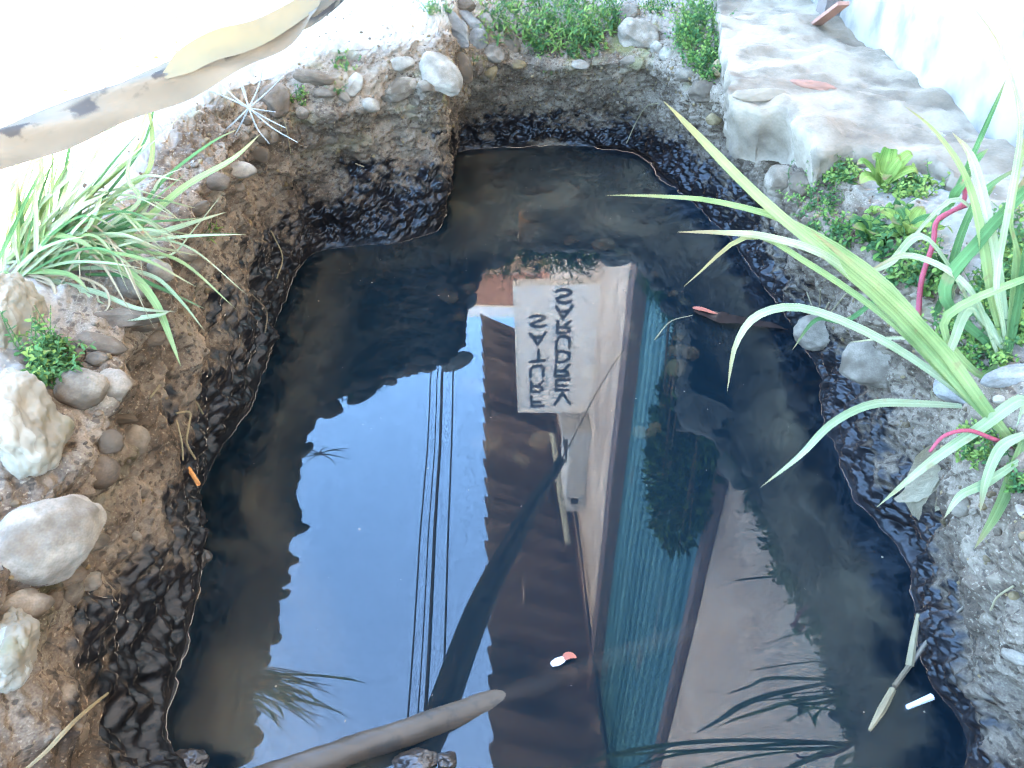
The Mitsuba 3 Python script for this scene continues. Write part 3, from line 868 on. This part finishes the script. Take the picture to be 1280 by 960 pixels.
def weed(label, px, py, rx, ry, stems, hgt, leaf_l, leaf_w, mats=('leaf_weed', 'leaf_weed_dark'), per_stem=9, spread=0.8, category='plant', name='weed', up=(0, 0, 1), dens=1.0, group=None):
    """a patch of leafy shoots rooted where the ellipse (px, py, rx, ry) meets the bank"""
    t = thing(name, label, category, group)
    L = {m: [] for m in mats}
    S = []
    lv, lf = leaflet(1, leaf_w / leaf_l)
    for _ in range(stems):
        a, r = rng.uniform(0, 2 * np.pi), math.sqrt(rng.random())
        p, n = hit(px + rx * r * math.cos(a), py + ry * r * math.sin(a))
        lean = rng.normal(0, spread, 3); lean[2] *= 0.3
        d = np.array(up) * 1.0 + 0.5 * n + lean
        d /= np.linalg.norm(d)
        h = hgt * rng.uniform(0.4, 1.2)
        side = rng.normal(0, 1, 3) * 0.25
        pts = np.array([p - n * .004, p + d * h * 0.5, p + (d + side) * h + np.array([0, 0, -0.12 * h])])
        S.append(tube(pts, (0.0011, 0.0006), 4, 5, cap=False))
        sp = smoothline(pts, 12)
        m = mats[0] if rng.random() < 0.6 else mats[-1]
        for k in range(per_stem):
            u = (k + 0.7) / per_stem
            q = sp[min(11, int(u * 11))]
            ang = k * 2.4 + rng.random()
            td = sp[min(11, int(u * 11))] - sp[max(0, int(u * 11) - 1)] + 1e-6
            td /= np.linalg.norm(td)
            e1 = np.cross(td, [0.3, 0.5, 0.8]); e1 /= np.linalg.norm(e1)
            e2 = np.cross(td, e1)
            out = math.cos(ang) * e1 + math.sin(ang) * e2 + td * 0.35 + [0, 0, 0.15]
            s = leaf_l * rng.uniform(0.6, 1.15) * (1 - 0.35 * u)
            R = frames(out, np.array([0, 0, 1.0]) + rng.normal(0, 0.3, 3))
            L[m].append(TM((lv * s) @ R.T + q, lf))
    for m in mats:
        if L[m]:
            tag(obj('leaves', cat(L[m]), m, t), kind='stuff')
    tag(obj('stems', cat(S), 'leaf_weed_dark', t), kind='stuff')
    return t


weed('bright green leafy weeds at the back rim right of the blue grey heap', 690, 30, 84, 38, 230, .17, .036, .011, per_stem=10)
weed('low mossy green weed hanging over the middle of the back wall', 728, 54, 30, 18, 90, .05, .014, .010, per_stem=9)
weed('light green weeds hanging down beside the concrete slab corner', 870, 45, 26, 44, 170, .11, .020, .013, per_stem=10)
weed('lower hanging weed tuft above the mossy stone at the back right', 886, 88, 18, 18, 60, .06, .018, .012, per_stem=8)
weed('ferny weed directly under the front edge of the concrete slab', 1002, 156, 38, 22, 150, .05, .014, .009, per_stem=10)
weed('fine leaved ground weed left of the broad leaved plant', 1015, 245, 34, 32, 60, .05, .013, .007, per_stem=9)
weed('sprawling ground plant below the broad leaved plant', 1105, 295, 46, 34, 50, .07, .026, .017, per_stem=7)
weed('dense small leaved weed right of the red stem', 1250, 375, 40, 40, 120, .06, .013, .009, per_stem=10)
weed('small leaved ground weed at the foot of the right grass clump', 1225, 560, 36, 24, 70, .035, .011, .007, per_stem=9)
weed('weed patch under the blades left of the red stem', 1190, 420, 26, 18, 40, .05, .014, .009, per_stem=8)
weed('ground weed at the right edge low on the bank', 1270, 605, 16, 12, 18, .035, .011, .007)
weed('bluish green parsley like weed beside the left edge rocks', 68, 455, 30, 26, 60, .07, .015, .008, ('leaf_weed_dark', 'leaf_weed'), 12)
weed('tiny green sprig behind the dry star shaped grass', 372, 128, 12, 10, 18, .025, .010, .007)
weed('small green sprig on the rock mass left of the stone row', 432, 80, 12, 8, 20, .025, .009, .006)
weed('small green tuft among the stones left of the stone row', 424, 118, 9, 9, 16, .03, .008, .003)
weed('bluish green tuft behind the top of the far left corner', 545, 12, 16, 8, 26, .05, .018, .005, ('leaf_weed_dark', 'leaf_weed'))
weed('small sprig on the upper back wall', 672, 62, 9, 8, 12, .04, .018, .006)
weed('single tiny sprig on the back wall face', 685, 92, 5, 4, 6, .018, .008, .005)
weed('small green tuft between the largest white flat stone and the reddish oval one', 596, 76, 6, 4, 8, .02, .007, .003)
weed('tiny grass tuft right of the left grass clump', 262, 296, 8, 8, 10, .05, .030, .003, per_stem=3)
weed('green weed at the top behind the big yellowish stone', 815, 8, 26, 10, 40, .05, .014, .009)
weed('yellowish ground weed right of the two stacked rounded stones', 1045, 212, 26, 18, 60, .05, .018, .012)
weed('straggling green weed between the broad leaved plant and the slab', 1135, 232, 36, 14, 50, .05, .018, .012)
weed('low weed left of the withered tuft on the right rim', 1040, 300, 24, 22, 50, .05, .015, .009)
weed('leafy weed at the right edge behind the second grass clump', 1265, 310, 26, 36, 80, .09, .02, .012)
weed('dense pale weed at the right edge below the dense small leaved one', 1262, 410, 24, 20, 70, .06, .014, .009)
weed('green weed patch beneath the long blades near the red stem', 1145, 345, 34, 24, 60, .06, .018, .012)
weed('sparse weed at the foot of the second grass clump', 1225, 450, 30, 14, 40, .04, .013, .009)
# tall dark weeds and bush behind the frame's upper edge, at the foot of the house
def bush(label, c, r, n, leaf_l, leaf_w, mats, seed, root0=None, name='bush'):
    t = thing(name, label, 'bush')
    g = np.random.default_rng(seed)
    lv, lf = leaflet(1, leaf_w / leaf_l)
    L = {m: [] for m in mats}
    S = []
    for i in range(max(10, n // 90)):
        d = g.normal(size=3); d[2] = abs(d[2]) + .6; d /= np.linalg.norm(d)
        tip = np.array(c) + d * np.array(r) * [.9, .9, 1.0] - [0, 0, 0]
        root = np.array(root0 or (c[0], c[1], c[2] - r[2])) + g.normal(0, .06, 3) * [1, 1, 0]
        S.append(tube([root, (root + tip) / 2 + g.normal(0, .04, 3), tip], (.010, .003), 5, 8, cap=False))
    for i in range(n):
        d = g.normal(size=3); d /= np.linalg.norm(d)
        q = d * g.random() ** 0.35
        if fb(np.array([q * 2.3 + seed]), 2, seed)[0] < 0.42:
            continue
        o = np.array(c) + q * r
        R = frames(d + g.normal(0, .5, 3) + [0, 0, -.2], np.array([0, 0, 1.0]) + g.normal(0, .5, 3))
        L[mats[i % len(mats)]].append(TM((lv * leaf_l * g.uniform(.6, 1.2)) @ R.T + o, lf))
    for m in mats:
        tag(obj('leaves', cat(L[m]), m, t), kind='stuff')
    tag(obj('branches', cat(S), 'bark', t), kind='stuff')


bush('dark leafy bush at the foot of the teal panel, mirrored at the right', (1.08, 3.62, 1.42), (.15, .36, .80), 4600, .055, .028, ('leaf_shrub', 'leaf_weed_dark'), 5)
bush('dark hanging leafy crown beside the brown post, mirrored at the right', (.98, 3.34, 1.78), (.17, .45, .68), 4200, .055, .026, ('leaf_shrub', 'leaf_weed_dark'), 8, (1.1, 3.85, .5))

# broad leaved plant on the right bank
bp = thing('broad_leaved_plant', 'broad leaved green plant on the right bank below the concrete slab', 'plant')
p0, n0 = hit(1096, 234)
for (x, y), wd in (((1072, 240), .040), ((1088, 210), .045), ((1108, 198), .045), ((1122, 212), .040), ((1102, 236), .036), ((1138, 205), .034), ((1068, 216), .03), ((1144, 228), .03)):
    d = (p0 - CAM) @ FW
    tip = Q(x, y, d * 0.985) + [0, 0, .02]
    midp = (p0 + tip) / 2 + [0, 0, .02]
    obj('leaf', ribbon([p0 + [0, 0, .01], p0 * .6 + tip * .4 + [0, 0, .022], tip * .8 + p0 * .2 + [0, 0, .02], tip], wd, 14, .15, taper=(.1, 1.0)), 'leaf_weed', bp, smooth=True)
for (cx, cy), lab in (((1085, 300), 'round leaved plant under the long right grass blades'), ((1130, 290), 'round leaved plant beside the red stem')):
    bp2 = thing('broad_leaved_plant', lab, 'plant')
    p0, n0 = hit(cx, cy)
    for k in range(7):
        a = k * 0.9 + cx
        d = np.array([math.cos(a), math.sin(a), .25])
        L_ = rng.uniform(.05, .075)
        obj('leaf', ribbon([p0, p0 + d * L_ * .5 + [0, 0, .03], p0 + d * L_ + [0, 0, .03]], .036, 12, .12, taper=(.1, 1.0)), 'leaf_weed_dark' if k % 2 else 'leaf_weed', bp2, smooth=True)

# ------------------------------------------------------------------ grass clumps
def clump(key, blades, root_px, root_z=None):
    """blades: list of (pixels from root to tip, width, depth shift of the tip, material)"""
    for pts, wd, ds, mat in blades:
        p0, _ = hit(*pts[0]) if root_z is None else (P(*pts[0], root_z), None)
        d0 = (p0 - CAM) @ FW
        k = len(pts)
        ps = [p0] + [Q(x, y, d0 + ds * ((i + 1) / (k - 1)) ** 1.2) for i, (x, y) in enumerate(pts[1:])]
        side = np.array([rng.normal(0, .14), -.5 + rng.normal(0, .14), .8])
        obj('leaf', ribbon(ps, wd * (.85 if key == lg_key else 1.0), 22, .22, side), mat, key, smooth=True)


lg_key = 'grass_clump_002'
LB, LD, LP, DR = 'leaf_blade', 'leaf_blade_dark', 'leaf_blade_pale', 'leaf_dry'
rg = thing('grass_clump', 'large grass clump leaning from the right bank over the water with long curved blades', 'grass')
R0 = (1262, 556)
clump(rg, [
    ([R0, (1215, 500), (1105, 380), (960, 258), (868, 166), (829, 126)], .022, -.16, LB),
    ([R0, (1205, 480), (1110, 360), (1000, 285), (900, 254), (820, 246), (757, 244)], .019, -.14, LB),
    ([R0, (1200, 480), (1120, 400), (1040, 325), (960, 297), (900, 291), (847, 290)], .017, -.16, LP),
    ([R0, (1210, 500), (1110, 430), (1010, 387), (950, 393), (920, 430), (909, 489)], .017, -.08, LP),
    ([(1200, 505), (1150, 505), (1090, 506), (1040, 530), (1000, 570), (951, 609)], .017, -.10, LP),
    ([R0, (1235, 515), (1180, 440), (1120, 378), (1070, 335), (1010, 285)], .022, -.14, LB),
    ([R0, (1280, 500), (1225, 535), (1160, 580), (1096, 634)], .020, -.06, LP),
    ([(1275, 550), (1262, 600), (1245, 640), (1218, 686)], .024, -.05, LB),
    ([(1275, 545), (1250, 560), (1232, 600), (1225, 640)], .018, -.04, LP),
    ([(1270, 575), (1230, 605), (1200, 620), (1180, 648)], .015, -.03, LP),
    ([(1120, 350), (1060, 400), (1020, 400), (990, 438)], .012, -.02, LD),
    ([R0, (1180, 470), (1110, 400), (1010, 330), (935, 296), (855, 358)], .015, -.14, LB),
], R0)
rc = thing('grass_clump', 'second grass clump at the right edge with blades fanning over the concrete', 'grass')
R1 = (1256, 440)
clump(rc, [
    ([R1, (1240, 380), (1225, 290), (1205, 220), (1168, 165), (1130, 132)], .024, -.14, LB),
    ([R1, (1248, 360), (1235, 280), (1215, 200), (1190, 165)], .022, -.10, LP),
    ([(1245, 440), (1180, 370), (1225, 300), (1290, 230), (1330, 190)], .022, -.12, LD),
    ([(1150, 350), (1165, 290), (1190, 250), (1240, 140), (1258, 98)], .013, -.10, LD),
    ([(1165, 390), (1200, 330), (1255, 265), (1300, 190)], .024, -.14, LD),
    ([R1, (1252, 400), (1245, 350), (1262, 250), (1275, 150), (1250, 60), (1210, 0)], .012, -.20, LP),
    ([(1180, 400), (1190, 330), (1225, 245), (1290, 200)], .016, -.10, LD),
    ([(1240, 430), (1160, 300), (1110, 330), (1060, 352)], .016, -.05, LP),
    ([(1180, 390), (1200, 330), (1230, 300), (1190, 250), (1100, 345)], .017, -.08, LP),
    ([(1250, 445), (1210, 360), (1140, 320), (1085, 338)], .014, -.05, LP),
    ([R1, (1225, 470), (1180, 400), (1290, 345), (1340, 330)], .017, -.08, LB),
    ([(1260, 440), (1215, 385), (1190, 430), (1185, 450)], .020, -.05, LP),
    ([(1262, 440), (1270, 330), (1262, 260), (1290, 140)], .020, -.12, LB),
    ([(1262, 440), (1275, 360), (1290, 280), (1330, 220)], .020, -.12, LD),
    ([(1200, 440), (1160, 425), (1110, 423), (1060, 428)], .008, -.03, LP),
], R1)
# more blades on the bank at the right, hanging towards the water (seen in the reflection)
rs = thing('red_stemmed_weed', 'weed with a crooked red stem standing among the right grass clumps', 'plant')
p0, _ = hit(1145, 392)
d0 = (p0 - CAM) @ FW
obj('stem', tube([p0, Q(1152, 350, d0 - .02), Q(1166, 305, d0 - .05), Q(1172, 275, d0 - .06), Q(1203, 255, d0 - .06), Q(1206, 222, d0 - .09)], (.0055, .005, .004), 7), 'stem_red', rs, smooth=True)
obj('side_stem', tube([Q(1172, 275, d0 - .06), Q(1195, 262, d0 - .06), Q(1225, 252, d0 - .06)], (.0045, .003), 6), 'stem_red', rs, smooth=True)
for x, y in ((1215, 205), (1195, 240), (1225, 250)):
    q = Q(x, y, d0 - .08)
    obj('leaf', ribbon([q - [0, 0, .03], q, q + [.02, 0, .03]], .02, 8, .1), 'leaf_weed_dark', rs, smooth=True)
rt = thing('red_runner', 'pinkish runner stem curling at the foot of the right grass clump', 'plant')
p0, _ = hit(1258, 562)
d0 = (p0 - CAM) @ FW
obj('stem', tube([p0, Q(1240, 548, d0 - .03), Q(1210, 538, d0 - .04), Q(1180, 545, d0 - .04), Q(1162, 565, d0 - .03)], (.004, .0025), 7), 'stem_red', rt, smooth=True)
dl = thing('dry_leaf', 'crumpled pale brown dead leaf hanging beside the lower right water edge', 'leaf')
for pts, wd in (([(1162, 560), (1155, 590), (1142, 625), (1150, 648)], .055), ([(1168, 565), (1160, 600), (1138, 620), (1118, 622)], .045), ([(1175, 570), (1185, 595), (1180, 620), (1168, 640)], .045)):
    p, _ = hit(1165, 570)
    dd = (p - CAM) @ FW - .04
    m = ribbon([Q(x, y, dd - .005 * i) for i, (x, y) in enumerate(pts)], wd, 16, .3, taper=(.2, 1.0))
    v = np.asarray(m.vertices)
    obj('lobe', TM(v + (fb(v * 60, 3, 6)[:, None] - .5) * .02, m.faces), 'leaf_dry', dl, smooth=True)

lg = thing('grass_clump', 'sunlit grass clump on the left bank with long pale blades', 'grass')
L0 = (28, 330)
clump(lg, [
    ([(60, 330), (150, 300), (230, 235), (290, 200), (325, 168)], .020, -.06, LB),
    ([(50, 335), (140, 300), (205, 225), (262, 180), (300, 160)], .010, -.04, LD),
    ([(70, 335), (160, 305), (220, 285), (283, 265)], .016, -.05, LP),
    ([(40, 320), (120, 310), (180, 308), (246, 319)], .013, -.08, LD),
    ([(40, 335), (110, 320), (165, 345), (195, 380), (212, 420), (226, 458)], .019, -.05, LB),
    ([(60, 330), (130, 335), (190, 345), (225, 375), (256, 414)], .010, -.03, LP),
    ([(45, 335), (90, 360), (150, 395), (195, 395), (215, 388)], .015, -.05, LP),
    ([(60, 345), (120, 365), (170, 385), (220, 390)], .011, -.04, LP),
    ([(100, 340), (160, 345), (200, 360), (256, 386)], .010, -.03, LD),
    ([(10, 320), (60, 250), (100, 200), (140, 160), (205, 105)], .016, -.16, LP),
    ([(20, 325), (70, 270), (120, 235), (190, 180), (250, 120)], .018, -.14, LP),
    ([(30, 325), (90, 255), (140, 200), (160, 120), (168, 30)], .010, -.22, LP),
    ([(50, 325), (120, 260), (180, 180), (198, 100), (212, 45)], .010, -.20, LD),
    ([(40, 320), (45, 230), (46, 140), (40, 50)], .009, -.22, LP),
    ([(20, 330), (10, 250), (30, 160), (50, 90)], .012, -.20, LP),
    ([(70, 330), (140, 280), (175, 250), (160, 210), (205, 85)], .012, -.15, LP),
    ([(30, 330), (80, 300), (110, 285), (130, 242), (135, 240)], .020, -.12, LP),
    ([(10, 315), (60, 290), (100, 260), (137, 240)], .018, -.12, LP),
    ([(15, 320), (0, 280), (15, 235), (60, 190)], .020, -.12, LP),
    ([(0, 330), (15, 350), (30, 365), (42, 362)], .017, -.05, LB),
    ([(20, 335), (60, 340), (90, 345), (112, 365)], .014, -.05, LB),
    ([(80, 335), (120, 290), (165, 270), (235, 215)], .010, -.06, LD),
    ([(90, 335), (150, 290), (180, 265), (200, 225), (228, 210)], .009, -.06, LP),
    ([(60, 335), (110, 300), (170, 280), (230, 275), (250, 272)], .007, -.05, LD),
    ([(100, 330), (170, 325), (215, 318), (240, 290), (280, 240)], .007, -.05, LP),
    ([(30, 325), (70, 265), (90, 200), (85, 130)], .012, -.18, LP),
    ([(20, 325), (40, 270), (80, 230), (120, 200)], .022, -.14, LP),
    ([(10, 325), (50, 295), (95, 300), (130, 320)], .014, -.10, LB),
    ([(60, 335), (100, 250), (130, 230), (170, 190), (185, 150)], .014, -.14, LB),
    ([(80, 335), (140, 250), (185, 215), (190, 160), (180, 120)], .012, -.14, LB),
], L0)
# brown dead blades under the clump
for pts, wd in (([(40, 340), (90, 345), (130, 360), (135, 385), (110, 400)], .006), ([(50, 345), (80, 365), (75, 390), (70, 410)], .006), ([(60, 345), (110, 350), (125, 380), (140, 398), (128, 405)], .005),
                ([(30, 335), (60, 350), (70, 370), (75, 395)], .008), ([(70, 345), (100, 350), (115, 385), (118, 420), (110, 440)], .005)):
    clump(lg, [(pts, wd, -.03, DR)], L0)
for i in range(70):
    x0, y0 = rng.uniform(-10, 90), rng.uniform(312, 342)
    a = math.radians(rng.choice([rng.uniform(-15, 40), rng.uniform(40, 100)]))
    L_ = rng.uniform(110, 250)
    x1, y1 = x0 + L_ * math.cos(a), y0 - L_ * math.sin(a) * .9
    sag = rng.uniform(5, 45) if a < .8 else 5
    clump(lg, [([(x0, y0), ((2 * x0 + x1) / 3, (2 * y0 + y1) / 3 - sag * .5), ((x0 + 2 * x1) / 3, (y0 + 2 * y1) / 3 - sag * .45), (x1, y1 + sag)], rng.uniform(.006, .012), rng.uniform(-.16, -.03), [LP, LP, LB, LD][i % 4])], L0)
for i in range(16):
    a = rng.uniform(-.2, 1.2)
    clump(lg, [([(rng.uniform(0, 90), rng.uniform(315, 345)), (60 + 60 * a + rng.normal(0, 15), 300 + rng.normal(0, 15)), (100 + 90 * a + rng.normal(0, 20), 330 + rng.normal(0, 30))], rng.uniform(.004, .008), -.04, DR if i % 3 else LP)], L0)

# dry star shaped seed head and its stalk
st = thing('dry_grass_head', 'silvery dry star shaped grass head at the top left of the pit', 'dry grass')
p0, _ = hit(318, 170)
d0 = (p0 - CAM) @ FW - .10
c0 = Q(311, 135, d0)
for x, y in ((260, 113), (272, 97), (297, 92), (328, 87), (355, 94), (291, 174), (337, 180), (357, 160), (372, 178), (322, 162), (345, 140), (300, 105)):
    tip = Q(x, y, d0 + rng.normal(0, .03))
    mm = (c0 + tip) / 2 + rng.normal(0, .004, 3)
    obj('spike', tube([c0, mm, tip], (.0024, .0022, .0012), 5), 'leaf_silver', st)
r0, _ = hit(240, 200)
obj('stalk', tube([c0, Q(285, 160, d0), Q(262, 176, d0 + .02), r0], (.0022, .003), 5), 'leaf_silver', st)
# ------------------------------------------------------------------ barrier tape
tp = [Q(-260, 215, .82), Q(-60, 190, .86), Q(40, 165, .90), Q(130, 128, .93), Q(220, 92, .97), Q(300, 62, 1.01), Q(370, 30, 1.07), Q(430, -12, 1.15)]
end = np.array([0, 0, -H]) + ray(703, 572) * [1, 1, -1] * 3.9
for q, dd in (((597, 765), 2.92), ((652, 658), 3.38)):
    tp.append(np.array([0, 0, -H]) + ray(*q) * [1, 1, -1] * dd)
tp.append(end)
nt = 160
c = smoothline(tp, nt)
t = np.gradient(c, axis=0); t /= np.linalg.norm(t, axis=1, keepdims=True)
s = np.linspace(0, 1, nt)
seg = np.linspace(0, len(tp) - 1, nt)
ang = np.interp(seg, [0, 2, 4, 5, 6, 7, 8, 9, 10], np.radians([10, 5, 0, -20, -60, -75, -85, -80, -60]))
b0 = np.cross(t, FW[None]); b0 /= np.linalg.norm(b0, axis=1, keepdims=True)
b1 = np.cross(t, b0)
hw = 0.46 * np.interp(seg, [0, 2, 4, 5, 6, 7, 8, 9, 10], [.052, .054, .056, .054, .065, .11, .11, .085, .05])
wd = np.cos(ang)[:, None] * b0 + np.sin(ang)[:, None] * b1
bm = np.cross(t, np.array([[0, FW[1], -FW[2]]])); bm /= np.linalg.norm(bm, axis=1, keepdims=True)
bm *= np.sign((bm * wd).sum(1).mean())
kk = np.clip((seg - 6.2) / 1.2, 0, 1)[:, None]
wd = wd * (1 - kk) + bm * kk
wd /= np.linalg.norm(wd, axis=1, keepdims=True)
nn = np.cross(t, wd)
KW = 13
tv, tu = [], []
for j in range(KW):
    q = j / (KW - 1) * 2 - 1
    curl = np.interp(seg, [0, 4, 5.5, 7, 10], [-1.0, -1.0, -.5, .35, .2]) + 0.12 * np.sin(s * 30)
    off = (q * q - .4) * curl * hw + 0.004 * np.sin(q * 5 + s * 40)
    tv.append(c + wd * (q * hw)[:, None] + nn * off[:, None])
    tu.append(np.column_stack([s, np.full(nt, j / (KW - 1))]))
tv, tu = np.array(tv).reshape(-1, 3), np.array(tu).reshape(-1, 2)
tpe = thing('barrier_tape', 'dirty cream plastic tape strung across the upper left of the picture', 'tape')
obj('strip', TM(tv, grid_faces(KW, nt)), 'tape_mat', tpe, smooth=True, uv=tu)
# folded second layer near the twist
fl = [Q(205, 96, .95), Q(260, 62, .97), Q(330, 38, 1.01), Q(400, -6, 1.09), Q(440, -45, 1.17)]
m = ribbon(fl, .040, 40, .12, side=-FW, taper=(.2, 1.0))
obj('fold', TM(m.vertices, m.faces), 'tape_mat', tpe, smooth=True, uv=np.column_stack([np.repeat(np.linspace(0, 1, 40), 3), np.tile([.98, .95, .98], 40)]))
obj('cord', tube([end, end * .5 + np.array([1.02, 5.35, 2.3]) * .5 - [0, 0, .08], np.array([1.02, 5.35, 2.3])], .004, 5), 'wood_grey', tpe)

# ------------------------------------------------------------------ pipe
A, B = P(300, 985, .060), P(600, 884, -.010)
Cc = B + (B - A) / np.linalg.norm(B - A) * .85
Cc[2] -= .08
axis_ = np.vstack([np.linspace(A + (A - B) * .6, B, 90), np.linspace(B, Cc, 40)[1:]])
outer = tube(axis_, .0225, 24, smooth=False, cap=False)
pv_ = np.asarray(outer.vertices); pipe_n = fb(pv_ * [14, 40, 40], 3, 3)[:, None] - .5
outer = TM(pv_ + vnormals(pv_, np.asarray(outer.faces)) * pipe_n * .008, outer.faces)
tag(obj('pipe', outer, 'pipe_mat', smooth=50), 'grey brown pipe dipping into the water at the bottom edge', 'pipe')

# ------------------------------------------------------------------ straws, sticks and litter
def straw(label, pts, r, mat='straw', z=None, lift=.006, name='straw', category='straw'):
    ps = []
    for q in pts:
        if len(q) == 3:
            ps.append(P(*q))
        else:
            p, n = hit(*q)
            ps.append(p + n * lift)
    return tag(obj(name, tube(ps, r, 6), mat), label, category)


straw('curled dry straw hooked on the black left wall above the cigarette butt', [(218, 518), (228, 515), (233, 535), (231, 560), (240, 575)], .0022, lift=.02)
straw('straight dry straw beside the curled one above the cigarette butt', [(214, 528), (218, 550), (221, 572)], .0018, lift=.015)
straw('short straw on the black left wall', [(243, 500), (252, 518)], .002, lift=.012)
straw('pale twig leaning from the black corner wall into the water', [(422, 301, .01), (455, 282, .02), (485, 262, .05), (508, 210, .16)], (.0035, .0015), 'leaf_silver')
straw('thin straw on the left soil slope right of the wedge shaped stone', [(184, 494), (199, 481)], .002)
straw('bent dry straw drooping over the far right oily wall', [(828, 126), (812, 132), (800, 150), (783, 175)], .0022, lift=.02)
straw('yellow twig reaching up out of the water near the oily leaf', [(818, 425, .0), (838, 402, .02), (866, 394, .04)], (.0016, .0012))
straw('dry stem on the left wall above the water', [(340, 290), (352, 320), (346, 350)], .002, lift=.012)
straw('dark rootlet low on the left wall', [(312, 368), (330, 390), (334, 418)], .002, 'bark', lift=.012)
straw('thin dry root hanging left of the back wall corner', [(352, 140), (358, 165), (362, 190)], .0015, lift=.015)
straw('small curved straw on the lower right bank', [(1240, 760), (1248, 748), (1264, 735)], .0018)
straw('short pale straw at the corner of the far left black wall', [(446, 203), (455, 206)], .002, lift=.015)
for i, (x, y) in enumerate(((1020, 388), (1030, 380), (1035, 398), (1045, 392))):
    straw(['first', 'second', 'third', 'fourth'][i] + ' dry stalk from the left in the withered tuft on the right rim', [(x, y), (x - 8 + 9 * i, y - 22)], .0018, lift=.02)
straw('dry weed stem across the lower left black wall', [(40, 958), (62, 930), (92, 900), (128, 866)], (.002, .0035, .002), lift=.015)
# broken reed at the lower right water edge
rd = thing('dry_reed', 'broken dry reed bent at the lower right water edge', 'reed')
obj('upper_stalk', tube([P(1137, 832, .012), P(1142, 800, .04), P(1148, 768, .06)], (.0075, .006, .004), 7), 'straw', rd)
obj('lower_stalk', tube([P(1137, 832, .012), P(1118, 858, .008)], (.005, .0045), 7, smooth=False), 'bark', rd)
obj('leaf_sheath', tube([P(1116, 862, .008), P(1102, 888, .007), P(1087, 913, .002)], (.006, .0075, .003), 7), 'straw', rd)
obj('side_twig', tube([P(1138, 830, .012), P(1165, 795, .05), P(1206, 757, .13)], (.0045, .002), 6), 'wood_grey', rd)
tag(obj('white_stick', tube([P(1134, 884, .004), P(1165, 871, .006)], (.0042, .006), 8, smooth=False), 'white_clean'), 'short white stick floating at the lower right', 'stick')
cg = thing('cigarette_butt', 'orange cigarette butt on the black left bank', 'cigarette')
p, n = hit(240, 592)
pa_, pb_ = p + n * .006 + P(233, 582, .12) - P(240, 592, .12), p + n * .006 + P(248, 606, .12) - P(240, 592, .12)
obj('filter', tube([pa_, pb_], .0048, 12, smooth=False), 'cigarette_paper', cg)
obj('burnt_end', tube([pa_ - (pb_ - pa_) * .14, pa_], (.0040, .0047), 12, smooth=False), 'straw', cg)
# oily leaf at the right water edge
def floaty(pts, wd, mat, key, name, bump=.01, fold=.15):
    m = ribbon([P(*q) for q in pts], wd, 30, fold, side=(0, 0, 1), taper=(.5, 1.0))
    v = np.asarray(m.vertices)
    v[:, 2] = np.abs(v[:, 2] + (fb(v * 45, 3, 2) - .5) * bump) + .002
    return obj(name, TM(v, m.faces), mat, key, smooth=True)


ol = thing('oily_leaf', 'black oil soaked leaf scrap floating by the right bank', 'leaf')
scene['oil_leaf'] = two({'type': 'principled', 'base_color': rgb(.03, .018, .014), 'roughness': .25, 'specular': .6})
floaty([(868, 388, .006), (900, 398, .014), (940, 404, .010), (985, 412, .006)], .055, 'oil_leaf', ol, 'blade', .02)
floaty([(866, 385, .01), (880, 388, .016), (898, 394, .016)], .022, 'foil_red', ol, 'stem_end', .006)
wr = thing('wrapper_scrap', 'small white and red wrapper scrap floating near the middle of the water', 'litter')
floaty([(689, 832, .003), (700, 827, .004), (708, 823, .004)], .016, 'white_clean', wr, 'white_half', .004)
floaty([(704, 824, .004), (712, 820, .006), (721, 823, .004)], .016, 'foil_red', wr, 'red_half', .004)
# floating specks
ms = []
bnd = Polygon(W[::10, :2]).buffer(-.02)
from shapely.geometry import Point
while len(ms) < 90:
    q = np.array([rng.uniform(-.7, .8), rng.uniform(.7, 3.4)])
    if bnd.contains(Point(q)):
        s_ = .0007 + .0016 * rng.random() ** 3
        ms.append(TM(bv * s_ * [rng.uniform(.7, 2), rng.uniform(.7, 2), .4] + [q[0], q[1], .0005], bf_))
tag(obj('floating_speck', cat(ms), 'wood_grey'), 'tiny pale specks floating on the dark water', 'debris', kind='stuff')
# bits of wood by the slab
tag(obj('wood_board', box(-.02, .02, -.006, .006, -.1, .1).apply_transform(np.vstack([np.column_stack([frames(np.array([1, .1, 0]), np.array([.2, -.8, .5])), P(1036, 18, .68)]), [0, 0, 0, 1]])), 'wood_red'), 'upright reddish board at the top edge beside the white wall', 'board')
m = stone_mesh(P(952, 118, .615), .085, .02, .012, -2, 3, .15, 4, .9)
tag(obj('wood_piece', m, 'wood_grey', smooth=40), 'split grey brown piece of wood lying on the concrete slab edge', 'wood')
m = stone_mesh(P(1015, 106, .635), .06, .012, .008, 8, 9, .3, 4, .6)
tag(obj('dry_leaf', m, 'wood_red', smooth=40), 'thin brown dead leaf lying on the concrete slab', 'leaf')
